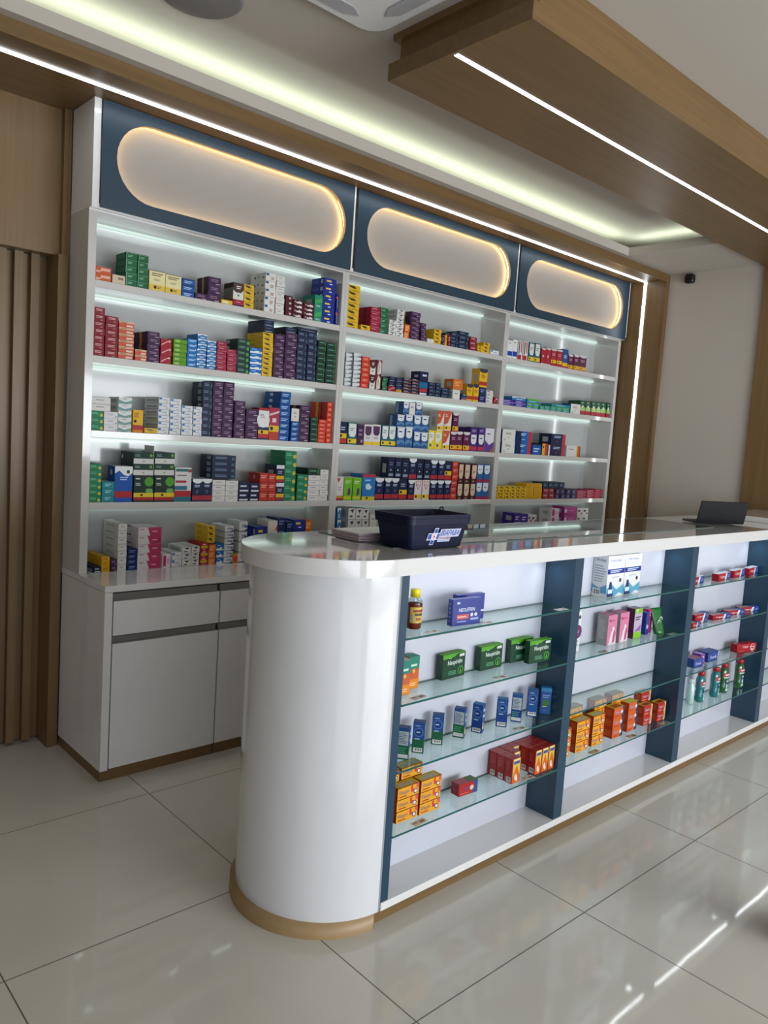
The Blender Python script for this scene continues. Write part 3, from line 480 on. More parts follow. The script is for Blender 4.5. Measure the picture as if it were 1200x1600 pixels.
DESHEL = {1: 'top shelf', 2: 'second shelf', 3: 'third shelf', 4: 'fourth shelf', 5: 'worktop'}
def carton(design, w, h, d):
    ds = DS[design]; m = MB(); m.box(-w/2, -d/2, 0, w/2, d/2, h-.0006, mat(ds[0], .5, 0, 0, .25))
    F = frames(w, h-.0006, d)
    m.decal(F['front'], ds[1])
    if ds[2]: m.decal(F['left'], ds[2])
    else: m.decal(F['left'], [('r', .3, .25, .75, .7, 'a8a8a4')] if h > .06 else [])
    if ds[3]: m.decal(F['top'], [('r', 0, 0, 1, 1, ds[3])])
    return m
# (bay, shelf, x0, x1, z of base, box height, count, print, depth, level): stacks of boxes, fronts flush with the shelf edge
STACKS = [
(1,1,1.3462,1.4167,2.147,0.0305,2,"orange",0.11,""),
(1,1,1.4224,1.4812,2.147,0.0398,1,"cream",0.1,""),
(1,1,1.483,1.5347,2.147,0.0297,5,"green",0.11,""),
(1,1,1.5388,1.5868,2.147,0.0298,5,"green",0.11,""),
(1,1,1.5916,1.6703,2.147,0.0914,1,"creamG",0.07,""),
(1,1,1.6743,1.7538,2.147,0.0896,1,"creamG",0.07,""),
(1,1,1.7575,1.8208,2.147,0.0282,3,"blue",0.11,""),
(1,1,1.8257,1.8916,2.147,0.0296,1,"purple",0.11,""),
(1,1,1.8924,1.9608,2.147,0.0392,3,"purple",0.11,""),
(1,1,1.9689,2.0315,2.147,0.0226,1,"yellowwhite",0.11,""),
(1,1,2.0327,2.0925,2.147,0.0343,1,"redpurple",0.11,""),
(1,1,2.0933,2.1509,2.147,0.0294,4,"swoosh",0.11,""),
(1,1,2.2153,2.2789,2.147,0.0396,5,"whitedot",0.14,""),
(1,1,2.282,2.3346,2.147,0.028,7,"white",0.11,""),
(1,1,2.344,2.3882,2.147,0.0265,4,"maroon",0.11,""),
(1,1,2.3926,2.4572,2.147,0.0233,4,"maroonlab",0.11,""),
(1,1,2.4607,2.5315,2.147,0.0216,4,"maroonlab",0.11,""),
(1,1,2.5323,2.5839,2.147,0.0705,2,"tealgreen",0.11,""),
(1,1,2.5847,2.6686,2.147,0.04,6,"royal",0.11,""),
(1,1,2.6785,2.695,2.147,0.0846,2,"royalup",0.1,""),
(1,1,2.0317,2.0915,2.1813,0.0808,1,"brownwhite",0.09,"u"),
(1,2,1.345,1.3948,1.824,0.03,7,"dred",0.11,""),
(1,2,1.3986,1.4556,1.824,0.03,6,"dred",0.11,""),
(1,2,1.46,1.531,1.824,0.0279,6,"salmon",0.11,""),
(1,2,1.5388,1.5949,1.824,0.0259,2,"salmon",0.11,""),
(1,2,1.5957,1.6557,1.824,0.028,5,"purple",0.15,""),
(1,2,1.6609,1.7157,1.824,0.0386,3,"red",0.11,""),
(1,2,1.7253,1.7941,1.824,0.0207,6,"lime",0.11,""),
(1,2,1.7971,1.8469,1.824,0.0223,6,"blue2",0.11,""),
(1,2,1.8495,1.8985,1.824,0.0232,7,"lblue",0.11,""),
(1,2,1.9025,1.9512,1.824,0.0229,6,"lblue",0.11,""),
(1,2,1.9554,2.0094,1.824,0.0235,6,"crimson",0.11,""),
(1,2,2.014,2.0672,1.824,0.0223,5,"crimson",0.11,""),
(1,2,2.0684,2.1396,1.824,0.0283,6,"dgreenlime",0.11,""),
(1,2,2.1455,2.2153,1.824,0.0273,5,"bluewave",0.11,""),
(1,2,2.2177,2.2804,1.824,0.0247,9,"swoosh",0.15,""),
(1,2,2.2853,2.3509,1.824,0.0371,6,"purple",0.11,""),
(1,2,2.3549,2.4295,1.824,0.0397,6,"purple",0.11,""),
(1,2,2.4342,2.4977,1.824,0.0323,8,"navyline",0.11,""),
(1,2,2.5012,2.5621,1.824,0.0327,8,"navyline",0.11,""),
(1,2,2.5692,2.625,1.824,0.0284,8,"dgreen",0.11,""),
(1,2,2.63,2.695,1.824,0.0279,8,"dgreen",0.11,""),
(1,2,2.2169,2.2794,2.0464,0.0309,2,"navy",0.15,"u"),
(1,2,2.3544,2.4252,2.0625,0.0301,1,"navy",0.12,"u"),
(1,2,2.4275,2.5617,2.0858,0.0172,1,"navy",0.12,"u"),
(1,3,1.345,1.4015,1.498,0.029,3,"green2",0.11,""),
(1,3,1.4042,1.4679,1.498,0.0288,3,"whitedot2",0.11,""),
(1,3,1.4687,1.5317,1.498,0.0312,5,"tealwhite",0.11,""),
(1,3,1.5381,1.5876,1.498,0.1036,1,"yellowred",0.08,""),
(1,3,1.5951,1.6597,1.498,0.0242,1,"swoosh",0.11,""),
(1,3,1.6612,1.7175,1.498,0.0287,6,"whiteblue",0.15,""),
(1,3,1.7207,1.7777,1.498,0.0282,6,"whiteblue",0.11,""),
(1,3,1.7815,1.8392,1.498,0.0283,5,"whiteblue",0.11,""),
(1,3,1.8431,1.889,1.498,0.0282,5,"whiteblue",0.11,""),
(1,3,1.8898,1.941,1.498,0.0331,8,"navyline",0.11,""),
(1,3,1.9446,2.0013,1.498,0.0392,7,"purple",0.11,""),
(1,3,2.0035,2.0621,1.498,0.0394,7,"purple",0.11,""),
(1,3,2.0699,2.1327,1.498,0.0377,5,"purple",0.11,""),
(1,3,2.1386,2.2122,1.498,0.0379,4,"purple",0.11,""),
(1,3,2.214,2.2786,1.498,0.1631,1,"bigwhite",0.07,""),
(1,3,2.2822,2.3437,1.498,0.1694,1,"bigred",0.07,""),
(1,3,2.3445,2.4088,1.498,0.0322,8,"blue",0.15,""),
(1,3,2.4207,2.4717,1.498,0.0267,4,"blue",0.11,""),
(1,3,2.4725,2.5413,1.498,0.0392,5,"purple",0.11,""),
(1,3,2.5498,2.5994,1.498,0.0275,5,"dgreen",0.11,""),
(1,3,2.6043,2.6576,1.498,0.0213,6,"ored",0.11,""),
(1,3,2.6584,2.695,1.498,0.0284,8,"ored",0.15,""),
(1,3,1.3447,1.4326,1.585,0.0306,2,"white",0.1,"u"),
(1,3,2.4177,2.4682,1.6049,0.0683,1,"whiteup",0.1,"u"),
(1,4,1.345,1.4003,1.177,0.0288,6,"green2",0.11,""),
(1,4,1.4039,1.4617,1.177,0.0307,3,"teal",0.11,""),
(1,4,1.4625,1.5474,1.177,0.164,1,"bigblue",0.08,""),
(1,4,1.5526,1.6506,1.177,0.1247,1,"biggreen",0.09,""),
(1,4,1.6557,1.7575,1.177,0.1263,1,"biggreen",0.09,""),
(1,4,1.7588,1.8465,1.177,0.1657,1,"bigteal",0.08,""),
(1,4,1.8521,1.9069,1.177,0.1114,1,"navyred",0.08,""),
(1,4,1.9094,1.9629,1.177,0.1121,1,"navyred",0.08,""),
(1,4,1.9638,2.0357,1.177,0.0271,4,"white",0.11,""),
(1,4,2.0379,2.111,1.177,0.0265,4,"white",0.11,""),
(1,4,2.1145,2.179,1.177,0.0475,2,"navywhite",0.11,""),
(1,4,2.1819,2.2411,1.177,0.0469,2,"navywhite",0.11,""),
(1,4,2.2419,2.2922,1.177,0.0488,3,"ored2",0.11,""),
(1,4,2.2947,2.3421,1.177,0.0477,3,"ored2",0.11,""),
(1,4,2.3429,2.3938,1.177,0.0954,2,"navyyel",0.11,""),
(1,4,2.3946,2.4682,1.177,0.0445,6,"green2",0.14,""),
(1,4,2.4799,2.5494,1.177,0.0358,4,"green2",0.11,""),
(1,4,2.5537,2.6339,1.177,0.0282,5,"white",0.11,""),
(1,4,2.6366,2.695,1.177,0.0289,6,"white",0.11,""),
(1,4,1.5488,1.6464,1.3017,0.0529,2,"flatgreen",0.14,"u"),
(1,4,1.6472,1.6502,1.3017,0.1382,1,"white",0.1,"u"),
(1,4,1.6531,1.754,1.3033,0.054,2,"flatgreen",0.14,"u"),
(1,4,1.9576,2.0916,1.2891,0.0297,4,"navyline",0.12,"u"),
(1,4,2.5511,2.6312,1.3181,0.0367,1,"dgreen",0.12,"u"),
(1,5,1.378,1.4109,0.856,0.026,1,"navywhite",0.16,""),
(1,5,1.4129,1.4512,0.856,0.0233,3,"yellow",0.17,""),
(1,5,1.4558,1.4861,0.856,0.0278,2,"purple",0.17,""),
(1,5,1.4869,1.529,0.856,0.0315,7,"white",0.17,""),
(1,5,1.536,1.584,0.856,0.025,4,"royalnavy",0.17,""),
(1,5,1.5848,1.7019,0.856,0.0398,5,"magwhite",0.13,""),
(1,5,1.7103,1.7538,0.856,0.0662,1,"magwhite2",0.17,""),
(1,5,1.7582,1.8105,0.856,0.0362,2,"whiteblue",0.15,""),
(1,5,1.8125,1.8609,0.856,0.032,3,"whiteblack",0.15,""),
(1,5,1.864,1.9075,0.856,0.0327,3,"whiteblack",0.15,""),
(1,5,1.9101,1.9552,0.856,0.037,3,"redyellow",0.12,""),
(1,5,1.9589,1.9996,0.856,0.034,3,"orange2",0.12,""),
(1,5,2.0029,2.0455,0.856,0.0346,3,"bluewave",0.12,""),
(1,5,2.0463,2.0988,0.856,0.0323,6,"whitewave",0.14,""),
(1,5,2.1006,2.1303,0.856,0.0451,1,"yellowor",0.12,""),
(1,5,2.1311,2.1793,0.856,0.0537,4,"whitewave",0.12,""),
(1,5,2.2349,2.305,0.856,0.0609,3,"royal",0.11,""),
(1,5,2.308,2.3674,0.856,0.0537,4,"whiteor",0.11,""),
(1,5,2.3706,2.4207,0.856,0.057,4,"royalnavy",0.11,""),
(1,5,2.424,2.4696,0.856,0.0519,4,"royalnavy",0.11,""),
(1,5,2.4722,2.5502,0.856,0.0538,4,"royal",0.11,""),
(1,5,2.5547,2.5967,0.856,0.0529,4,"orange2",0.11,""),
(1,5,1.9484,1.9906,0.967,0.0286,3,"swoosh",0.13,"u"),
(2,1,2.7503,2.8429,2.147,0.0339,7,"swoosh",0.11,""),
(2,1,2.8634,2.9327,2.147,0.0308,1,"swoosh",0.11,""),
(2,1,2.9335,3.0061,2.147,0.0284,5,"crimson",0.11,""),
(2,1,3.0107,3.0676,2.147,0.0301,5,"green",0.11,""),
(2,1,3.0784,3.1347,2.147,0.0225,4,"whiteblack",0.11,""),
(2,1,3.1355,3.1946,2.147,0.0264,6,"whiteblack",0.11,""),
(2,1,3.205,3.2459,2.147,0.041,2,"orange2",0.11,""),
(2,1,3.2467,3.3299,2.147,0.0273,6,"purple",0.11,""),
(2,1,3.3402,3.3851,2.147,0.0275,4,"purple",0.11,""),
(2,1,3.3992,3.4546,2.147,0.0251,1,"white",0.11,""),
(2,1,3.4561,3.521,2.147,0.0225,4,"swoosh",0.13,""),
(2,1,3.5285,3.5559,2.147,0.0637,1,"purple",0.1,""),
(2,1,3.5584,3.5785,2.147,0.0678,1,"yellow",0.1,""),
(2,1,3.5822,3.6037,2.147,0.071,1,"dred",0.1,""),
(2,1,3.6072,3.6775,2.147,0.0223,4,"navyline",0.11,""),
(2,1,3.6828,3.7783,2.147,0.0275,4,"navyline",0.11,""),
(2,1,3.789,3.8588,2.147,0.0296,3,"dred",0.11,""),
(2,1,3.8691,3.9225,2.147,0.0153,3,"swoosh",0.11,""),
(2,1,3.9248,3.9874,2.147,0.0228,3,"swoosh",0.11,""),
(2,1,3.9987,4.0898,2.147,0.0307,1,"whiteblue",0.11,""),
(2,2,2.7631,2.8152,1.824,0.0229,8,"whitenavy",0.11,""),
(2,2,2.8201,2.8814,1.824,0.024,8,"whitenavy",0.11,""),
(2,2,2.8873,2.9488,1.824,0.0297,6,"ored",0.11,""),
(2,2,2.9537,2.9961,1.824,0.0833,2,"brownwhite",0.11,""),
(2,2,2.9993,3.0445,1.824,0.0859,2,"redwhite",0.11,""),
(2,2,3.0567,3.094,1.824,0.0255,3,"green",0.11,""),
(2,2,3.1062,3.162,1.824,0.0304,1,"red",0.11,""),
(2,2,3.1686,3.2128,1.824,0.0141,1,"yellow",0.11,""),
(2,2,3.2233,3.2914,1.824,0.0182,5,"navyor",0.11,""),
(2,2,3.2953,3.3561,1.824,0.0188,5,"navyor",0.11,""),
(2,2,3.3569,3.4313,1.824,0.1445,1,"navyblue",0.08,""),
(2,2,3.444,3.5017,1.824,0.0218,4,"navyline",0.11,""),
(2,2,3.5061,3.5497,1.824,0.0218,4,"navyline",0.11,""),
(2,2,3.5579,3.6483,1.824,0.0207,3,"navyline",0.11,""),
(2,2,3.6621,3.73,1.824,0.0628,1,"white",0.11,""),
(2,2,3.7439,3.7958,1.824,0.0408,1,"navyblue",0.11,""),
(2,2,3.7966,3.8533,1.824,0.1098,1,"yelred",0.07,""),
(2,2,3.8574,3.9109,1.824,0.1156,1,"yelred",0.07,""),
(2,2,3.9204,3.9832,1.824,0.0499,2,"royalnavy",0.11,""),
(2,2,3.9942,4.0612,1.824,0.0214,4,"whitered",0.11,""),
(2,2,4.0726,4.105,1.824,0.046,1,"red",0.11,""),
(2,2,3.1045,3.1568,1.8544,0.0283,2,"navy",0.1,"u"),
(2,2,3.1618,3.2185,1.8381,0.0243,3,"navy",0.1,"u"),
(2,2,3.6615,3.753,1.8868,0.0657,1,"orangebox",0.08,"u"),
(2,2,3.9116,3.991,1.9238,0.1215,1,"yelred",0.07,"u"),
(2,3,2.7546,2.8101,1.498,0.1262,1,"cNavyY",0.11,""),
(2,3,2.8146,2.882,1.498,0.1259,1,"cTealY",0.11,""),
(2,3,2.8882,2.9329,1.498,0.1206,1,"purple",0.11,""),
(2,3,2.9375,2.9985,1.498,0.1211,1,"cPurpY",0.11,""),
(2,3,3.0018,3.0674,1.498,0.1249,1,"cPurpY",0.11,""),
(2,3,3.0722,3.1298,1.498,0.1266,1,"cTealY",0.11,""),
(2,3,3.1335,3.1934,1.498,0.1286,1,"cTealY",0.11,""),
(2,3,3.1989,3.2672,1.498,0.1239,1,"cBlueW",0.11,""),
(2,3,3.2708,3.3331,1.498,0.128,1,"cBlueW",0.11,""),
(2,3,3.3398,3.3984,1.498,0.1012,1,"cBlueW",0.11,""),
(2,3,3.4026,3.4673,1.498,0.1002,1,"cBlueW",0.11,""),
(2,3,3.4711,3.5266,1.498,0.1173,1,"cYelW",0.11,""),
(2,3,3.5308,3.5992,1.498,0.1179,1,"cYelW",0.11,""),
(2,3,3.6032,3.6676,1.498,0.1218,1,"cOrW",0.11,""),
(2,3,3.6737,3.731,1.498,0.1192,1,"cRedPY",0.11,""),
(2,3,3.7352,3.7935,1.498,0.1225,1,"cRedPY",0.11,""),
(2,3,3.7994,3.863,1.498,0.1232,1,"cRedPY",0.11,""),
(2,3,3.8652,3.9357,1.498,0.157,1,"cPurW",0.11,""),
(2,3,3.9401,4.0075,1.498,0.1613,1,"cPurW",0.11,""),
(2,3,4.0141,4.105,1.498,0.1598,1,"cPurW2",0.11,""),
(2,3,3.1945,3.259,1.6219,0.073,1,"cBlueW",0.07,"u"),
(2,3,3.2626,3.3284,1.626,0.0735,1,"cBlueW",0.07,"u"),
(2,3,3.3325,3.3983,1.5992,0.1007,1,"cBlueW",0.07,"u"),
(2,3,3.4023,3.4694,1.5982,0.1048,1,"cBlueW",0.07,"u"),
(2,3,3.544,3.6045,1.6159,0.1256,1,"cOrW",0.07,"u"),
(2,3,3.6087,3.673,1.6198,0.1245,1,"cOrW",0.07,"u"),
(2,3,3.6821,3.7367,1.6172,0.1231,1,"cRedPY",0.07,"u"),
(2,3,3.2349,3.2842,1.6995,0.0758,1,"cBlueW",0.07,"u2"),
(2,3,3.2893,3.3394,1.6999,0.0772,1,"white",0.07,"u2"),
(2,3,3.3433,3.4005,1.6999,0.0797,1,"cBlueW",0.07,"u2"),
(2,4,2.75,2.8052,1.177,0.1342,1,"cRedW",0.11,""),
(2,4,2.8107,2.8731,1.177,0.1327,1,"cLime",0.11,""),
(2,4,2.8776,2.9423,1.177,0.1311,1,"cLime",0.11,""),
(2,4,2.9473,3.0486,1.177,0.1523,1,"cBigBlue",0.11,""),
(2,4,3.0539,3.1221,1.177,0.1318,1,"navyred",0.11,""),
(2,4,3.1256,3.1822,1.177,0.1328,1,"navyred",0.11,""),
(2,4,3.1859,3.2472,1.177,0.1319,1,"navyred",0.11,""),
(2,4,3.2512,3.3173,1.177,0.1283,1,"cNavyY",0.11,""),
(2,4,3.3228,3.3777,1.177,0.123,1,"navyred",0.11,""),
(2,4,3.3827,3.4449,1.177,0.1237,1,"cHeart",0.11,""),
(2,4,3.4488,3.5108,1.177,0.1245,1,"cHeart",0.11,""),
(2,4,3.5163,3.5782,1.177,0.1225,1,"navyred",0.11,""),
(2,4,3.5822,3.6439,1.177,0.1233,1,"navyred",0.11,""),
(2,4,3.648,3.708,1.177,0.124,1,"navyred",0.11,""),
(2,4,3.7122,3.7677,1.177,0.0416,3,"ored2",0.11,""),
(2,4,3.772,3.8285,1.177,0.1112,1,"cBrown",0.11,""),
(2,4,3.8327,3.8944,1.177,0.1118,1,"cBrown",0.11,""),
(2,4,3.8987,3.9556,1.177,0.1124,1,"cBrown",0.11,""),
(2,4,3.9597,4.022,1.177,0.1159,1,"cWBR",0.11,""),
(2,4,4.0264,4.0928,1.177,0.1166,1,"cWBR",0.11,""),
(2,4,3.1438,3.1958,1.3098,0.124,1,"navy",0.07,"u"),
(2,4,3.2007,3.256,1.3089,0.125,1,"navy",0.07,"u"),
(2,4,3.2611,3.3185,1.3053,0.1278,1,"navy",0.07,"u"),
(2,4,3.3224,3.3847,1.3,0.1332,1,"navyred",0.07,"u"),
(2,4,3.3875,3.4458,1.3007,0.1309,1,"navy",0.07,"u"),
(2,4,3.4513,3.5093,1.3015,0.1285,1,"navy",0.07,"u"),
(2,4,3.5137,3.5754,1.2995,0.1277,1,"navyred",0.07,"u"),
(2,4,3.5796,3.6397,1.3003,0.127,1,"navyred",0.07,"u"),
(2,4,3.644,3.708,1.301,0.1253,1,"cNavyY",0.07,"u"),
(2,4,3.714,3.7708,1.3017,0.0406,3,"ored2",0.07,"u"),
(2,4,3.7757,3.8278,1.2882,0.1306,1,"cBrown",0.07,"u"),
(2,4,3.8324,3.8925,1.2888,0.1287,1,"cBrown",0.07,"u"),
(2,4,3.8986,3.9582,1.2894,0.1269,1,"cBrown",0.07,"u"),
(2,4,3.9631,4.0253,1.2929,0.1212,1,"cWBR",0.07,"u"),
(2,4,4.0315,4.0978,1.2936,0.1204,1,"cWBR",0.07,"u"),
(2,5,2.7768,2.8044,0.856,0.069,4,"lblue",0.12,""),
(2,5,2.8571,2.9106,0.856,0.0687,4,"whiteblack",0.11,""),
(2,5,2.9141,2.9641,0.856,0.0681,4,"whiteblack",0.11,""),
(2,5,2.9676,3.0161,0.856,0.0675,4,"whiteblack",0.11,""),
(2,5,3.0253,3.0782,0.856,0.0803,3,"white",0.11,""),
(3,1,4.1714,4.2277,2.147,0.1172,1,"cBlueW2",0.11,""),
(3,1,4.2314,4.2843,2.147,0.1296,1,"cBlueW2",0.11,""),
(3,1,4.291,4.3417,2.147,0.1303,1,"cRedV",0.11,""),
(3,1,4.3482,4.3996,2.147,0.1333,1,"cRedV",0.11,""),
(3,1,4.4112,4.474,2.147,0.1325,1,"cTealY",0.11,""),
(3,1,4.4791,4.5445,2.147,0.1377,1,"cTealY",0.11,""),
(3,1,4.5555,4.6113,2.147,0.1124,1,"cRed",0.11,""),
(3,1,4.616,4.6741,2.147,0.12,1,"cRed",0.11,""),
(3,1,4.6781,4.7419,2.147,0.1221,1,"cRedY",0.11,""),
(3,1,4.7476,4.8125,2.147,0.1251,1,"cRedY",0.11,""),
(3,1,4.8152,4.8812,2.147,0.1373,1,"cBlueY",0.11,""),
(3,1,4.8917,4.9538,2.147,0.1102,1,"cRedPY",0.11,""),
(3,1,4.9609,5.0309,2.147,0.1165,1,"cRedPY",0.11,""),
(3,1,5.037,5.1293,2.147,0.1198,1,"cRedPY",0.11,""),
(3,2,4.1654,4.2911,1.824,0.0211,2,"violet",0.11,""),
(3,2,4.2964,4.4263,1.824,0.0228,2,"violet",0.11,""),
(3,2,4.4378,4.5077,1.824,0.0193,2,"limeblue",0.11,""),
(3,2,4.5129,4.5809,1.824,0.0199,2,"limeblue",0.11,""),
(3,2,4.5895,4.6445,1.824,0.0144,2,"limeblue",0.11,""),
(3,2,4.6496,4.715,1.824,0.0158,2,"limeblue",0.11,""),
(3,2,4.7206,4.7888,1.824,0.0161,2,"limeblue",0.11,""),
(3,2,4.7944,4.8672,1.824,0.0164,2,"limeblue",0.11,""),
(3,2,4.8729,4.9641,1.824,0.0169,2,"limeblue",0.11,""),
(3,2,4.9711,5.0976,1.824,0.0737,1,"whiteup",0.08,""),
(3,2,5.0991,5.1682,1.824,0.1078,1,"cGreenR",0.11,""),
(3,2,5.1742,5.2444,1.824,0.1098,1,"cGreenR",0.11,""),
(3,2,5.2504,5.3145,1.824,0.1129,1,"cGreenR",0.11,""),
(3,2,5.3205,5.3856,1.824,0.1154,1,"cGreenR",0.11,""),
(3,2,5.3919,5.4619,1.824,0.1169,1,"cGreenR",0.11,""),
(3,2,5.4683,5.515,1.824,0.1188,1,"cGreenR",0.11,""),
(3,2,4.2699,4.4258,1.8696,0.0232,1,"lblue",0.1,"u"),
(3,2,4.4368,4.5776,1.8638,0.0283,1,"limeblue",0.1,"u"),
(3,2,4.7351,4.9643,1.8578,0.0215,1,"teal",0.1,"u"),
(3,3,4.1983,4.3402,1.498,0.0826,2,"whiteup",0.11,""),
(3,3,4.3598,4.5261,1.498,0.0802,2,"navyblueR",0.11,""),
(3,3,4.5468,4.6522,1.498,0.0758,1,"blue",0.11,""),
(3,3,4.6595,4.7352,1.498,0.0855,1,"yelredV",0.11,""),
(3,3,4.7399,4.7581,1.498,0.0793,1,"white",0.11,""),
(3,3,4.7589,4.9423,1.498,0.0814,2,"navyredV",0.11,""),
(3,3,4.9678,5.1535,1.498,0.084,1,"whiteyelV",0.11,""),
(3,4,4.16,4.2055,1.177,0.0218,4,"swoosh",0.11,""),
(3,4,4.2098,4.2692,1.177,0.0219,4,"swoosh",0.11,""),
(3,4,4.2736,4.3339,1.177,0.022,4,"swoosh",0.11,""),
(3,4,4.3383,4.3966,1.177,0.0221,4,"swoosh",0.11,""),
(3,4,4.4012,4.4543,1.177,0.0222,4,"swoosh",0.11,""),
(3,4,4.4588,4.5112,1.177,0.0223,4,"swoosh",0.11,""),
(3,4,4.5145,4.6006,1.177,0.0184,6,"yellow",0.11,""),
(3,4,4.6053,4.6998,1.177,0.0185,6,"yellow",0.11,""),
(3,4,4.7114,4.7868,1.177,0.038,2,"dred",0.11,""),
(3,4,4.7918,4.8619,1.177,0.0382,2,"dred",0.11,""),
(3,4,4.8691,4.9353,1.177,0.0368,2,"violetnavy",0.11,""),
(3,4,4.9405,5.0061,1.177,0.037,2,"violetnavy",0.11,""),
(3,4,5.0113,5.078,1.177,0.0371,2,"violetnavy",0.11,""),
(3,4,5.0833,5.1529,1.177,0.0373,2,"violetnavy",0.11,""),
(3,4,5.1603,5.2864,1.177,0.0208,3,"crimson",0.11,""),
(3,4,5.2931,5.3983,1.177,0.0223,3,"crimson",0.11,""),
(3,4,5.4052,5.515,1.177,0.0239,3,"crimson",0.11,""),
(3,4,4.713,4.7735,1.253,0.046,1,"navyline",0.1,"u"),
(3,4,4.7785,4.845,1.2534,0.0463,1,"navyline",0.1,"u"),
(3,4,4.85,4.9125,1.2534,0.0469,1,"navyline",0.1,"u"),
(3,4,4.9159,4.9845,1.251,0.05,1,"navyline",0.1,"u"),
(3,5,4.3993,4.4755,0.856,0.0727,3,"violet",0.11,""),
(3,5,4.4808,4.5618,0.856,0.0706,3,"violet",0.11,""),
(3,5,4.567,4.6098,0.856,0.0688,3,"whitered",0.11,""),
(3,5,4.6148,4.6661,0.856,0.0678,3,"whitered",0.11,""),
(3,5,4.844,4.9443,0.856,0.0613,4,"magwhite2",0.11,""),
(3,5,5.0095,5.1785,0.856,0.0645,4,"magenta",0.11,""),
(3,5,5.1874,5.2625,0.856,0.0614,4,"whitered",0.11,""),
(3,5,5.2681,5.3427,0.856,0.0612,4,"whitered",0.11,""),
]

def stack_area(s): return (s[3]-s[2])*s[5]/((s[2]**2+11.6))
UP = set('bigblue biggreen bigred bigteal bigwhite creamG navyred navyyel whiteup yellowred yelred yelredV navyblue navyblueR navyredV brownwhite royalup redwhite whiteyelV orangebox'.split())
def is_carton(s): return s[7][0] == 'c' and s[7][1].isupper() or s[7] in UP or (s[5] > .075 and s[6] <= 3)
cnt = {}
rows = {}
for s in STACKS: rows.setdefault((s[0], s[1], 'u' if s[9] else ''), []).append(s)
flat = sorted([s for s in STACKS if not is_carton(s)], key=lambda s: -stack_area(s))
keep, tot = set(), 0
for s in flat:
    if tot+s[6] <= 302: keep.add(s); tot += s[6]
rest = MB(); LASTR = random.Random(3)
for (bay, sh, lev), L in rows.items():
    L.sort(key=lambda s: (s[2], s[4]))
    for k, s in enumerate(L):
        _, _, x0, x1, z0, h, n, des, dep, _u = s; w = x1-x0-.0012
        ct = is_carton(s); solo = ct or s in keep
        mb = carton(des, w, h, dep); proto = None
        for i in range(n):
            jx = LASTR.uniform(-.0005, .0005) if n > 1 else 0; jy = LASTR.uniform(0, .006)
            loc = ((x0+x1)/2+jx, 3.405+dep/2+jy, z0+i*h+.0002)
            if solo:
                if proto is None: o = proto = mb.build('medicine_carton' if ct else 'medicine_box', None, loc)
                else: o = proto.copy(); COL.objects.link(o); o.location = loc
                dn = DS[des][4]
                pos = ('' if n == 1 else 'bottom of ' if i == 0 else 'topmost of ' if i == n-1 else ORD[i]+' from bottom of ')
                kd = 'upper stack' if lev else 'stack'
                if n == 1: lb = '%s box, the %s %s from left, %s, %s bay' % (dn, ORD[k], 'upper box' if lev else 'column', DESHEL[sh], BN[bay])
                else: lb = '%s box, %s%s %s from left, %s, %s bay' % (dn, pos, ORD[k], kd if lev else 'column', DESHEL[sh], BN[bay])
                tag(o, lb, 'box', ('medicine cartons' if ct else 'medicine boxes')+' on the %s of the %s bay' % (DESHEL[sh], BN[bay]))
            else:
                vs = [(v[0]+loc[0], v[1]+loc[1], v[2]+loc[2]) for v in mb.v]; nn = len(rest.v); rest.v += vs
                for q, mi in zip(mb.f, mb.mi): rest.f.append(tuple(nn+a for a in q)); rest.mi.append(rest.idx(mb.m[mi])); rest.sm.append(False)
o = rest.build('small_medicine_boxes'); tag(o, 'many small stacked medicine boxes in mixed colours filling the white shelving', 'boxes', None, 'stuff')

# ---------------------------------------------------------------- the customer counter
CT = empty('service_counter', (1.63, 1.66, 0)); tag(CT, 'long white counter with rounded end, dark blue dividers and glass display shelves', 'counter')
def arcpts(cx, cy, r, a0, a1, n): return [(cx+r*math.cos(math.radians(a0+(a1-a0)*i/n)), cy+r*math.sin(math.radians(a0+(a1-a0)*i/n))) for i in range(n+1)]
XE = 5.60
slab = [(XE, 1.645), (1.60, 1.645)][::-1]; R = .303
pts = [(XE, 1.645)]+[(XE, 2.251)]+arcpts(1.585, 1.948, R, 90, 270, 40)
m = MB(); n = len(pts)
v = [(x, y, 1.138) for x, y in pts]+[(x, y, 1.1885) for x, y in pts]
ins = [(XE, 1.6465), (XE, 2.2495)]+arcpts(1.585, 1.948, R-.0015, 90, 270, 40)
v += [(x, y, 1.19) for x, y in ins]
TOPM = mat('d6d6d6', .07, 0, .8)
m.mesh(v, [tuple(range(n-1, -1, -1))]+[(n-1, 0, n, 2*n-1), (0, 1, n+1, n), (1, 2, n+2, n+1)]+[(n+i, n+(i+1) % n, 2*n+(i+1) % n, 2*n+i) for i in range(n)]+[tuple(range(2*n, 3*n))], TOPM)
m.mesh(v, [(i, (i+1) % n, n+(i+1) % n, n+i) for i in range(2, n-1)], TOPM, True)
P(m, 'counter_top', CT)
glt = glass_mat((.88, .90, .88), 'inset_glass', 1.6, .01)
o = P(MB().box(1.72, 1.815, 1.1902, 4.05, 2.215, 1.1935, glt, mat('5c6c68', .3)), 'glass_top', CT); o['label'] = 'flat glass pane let into the rear of the counter top'
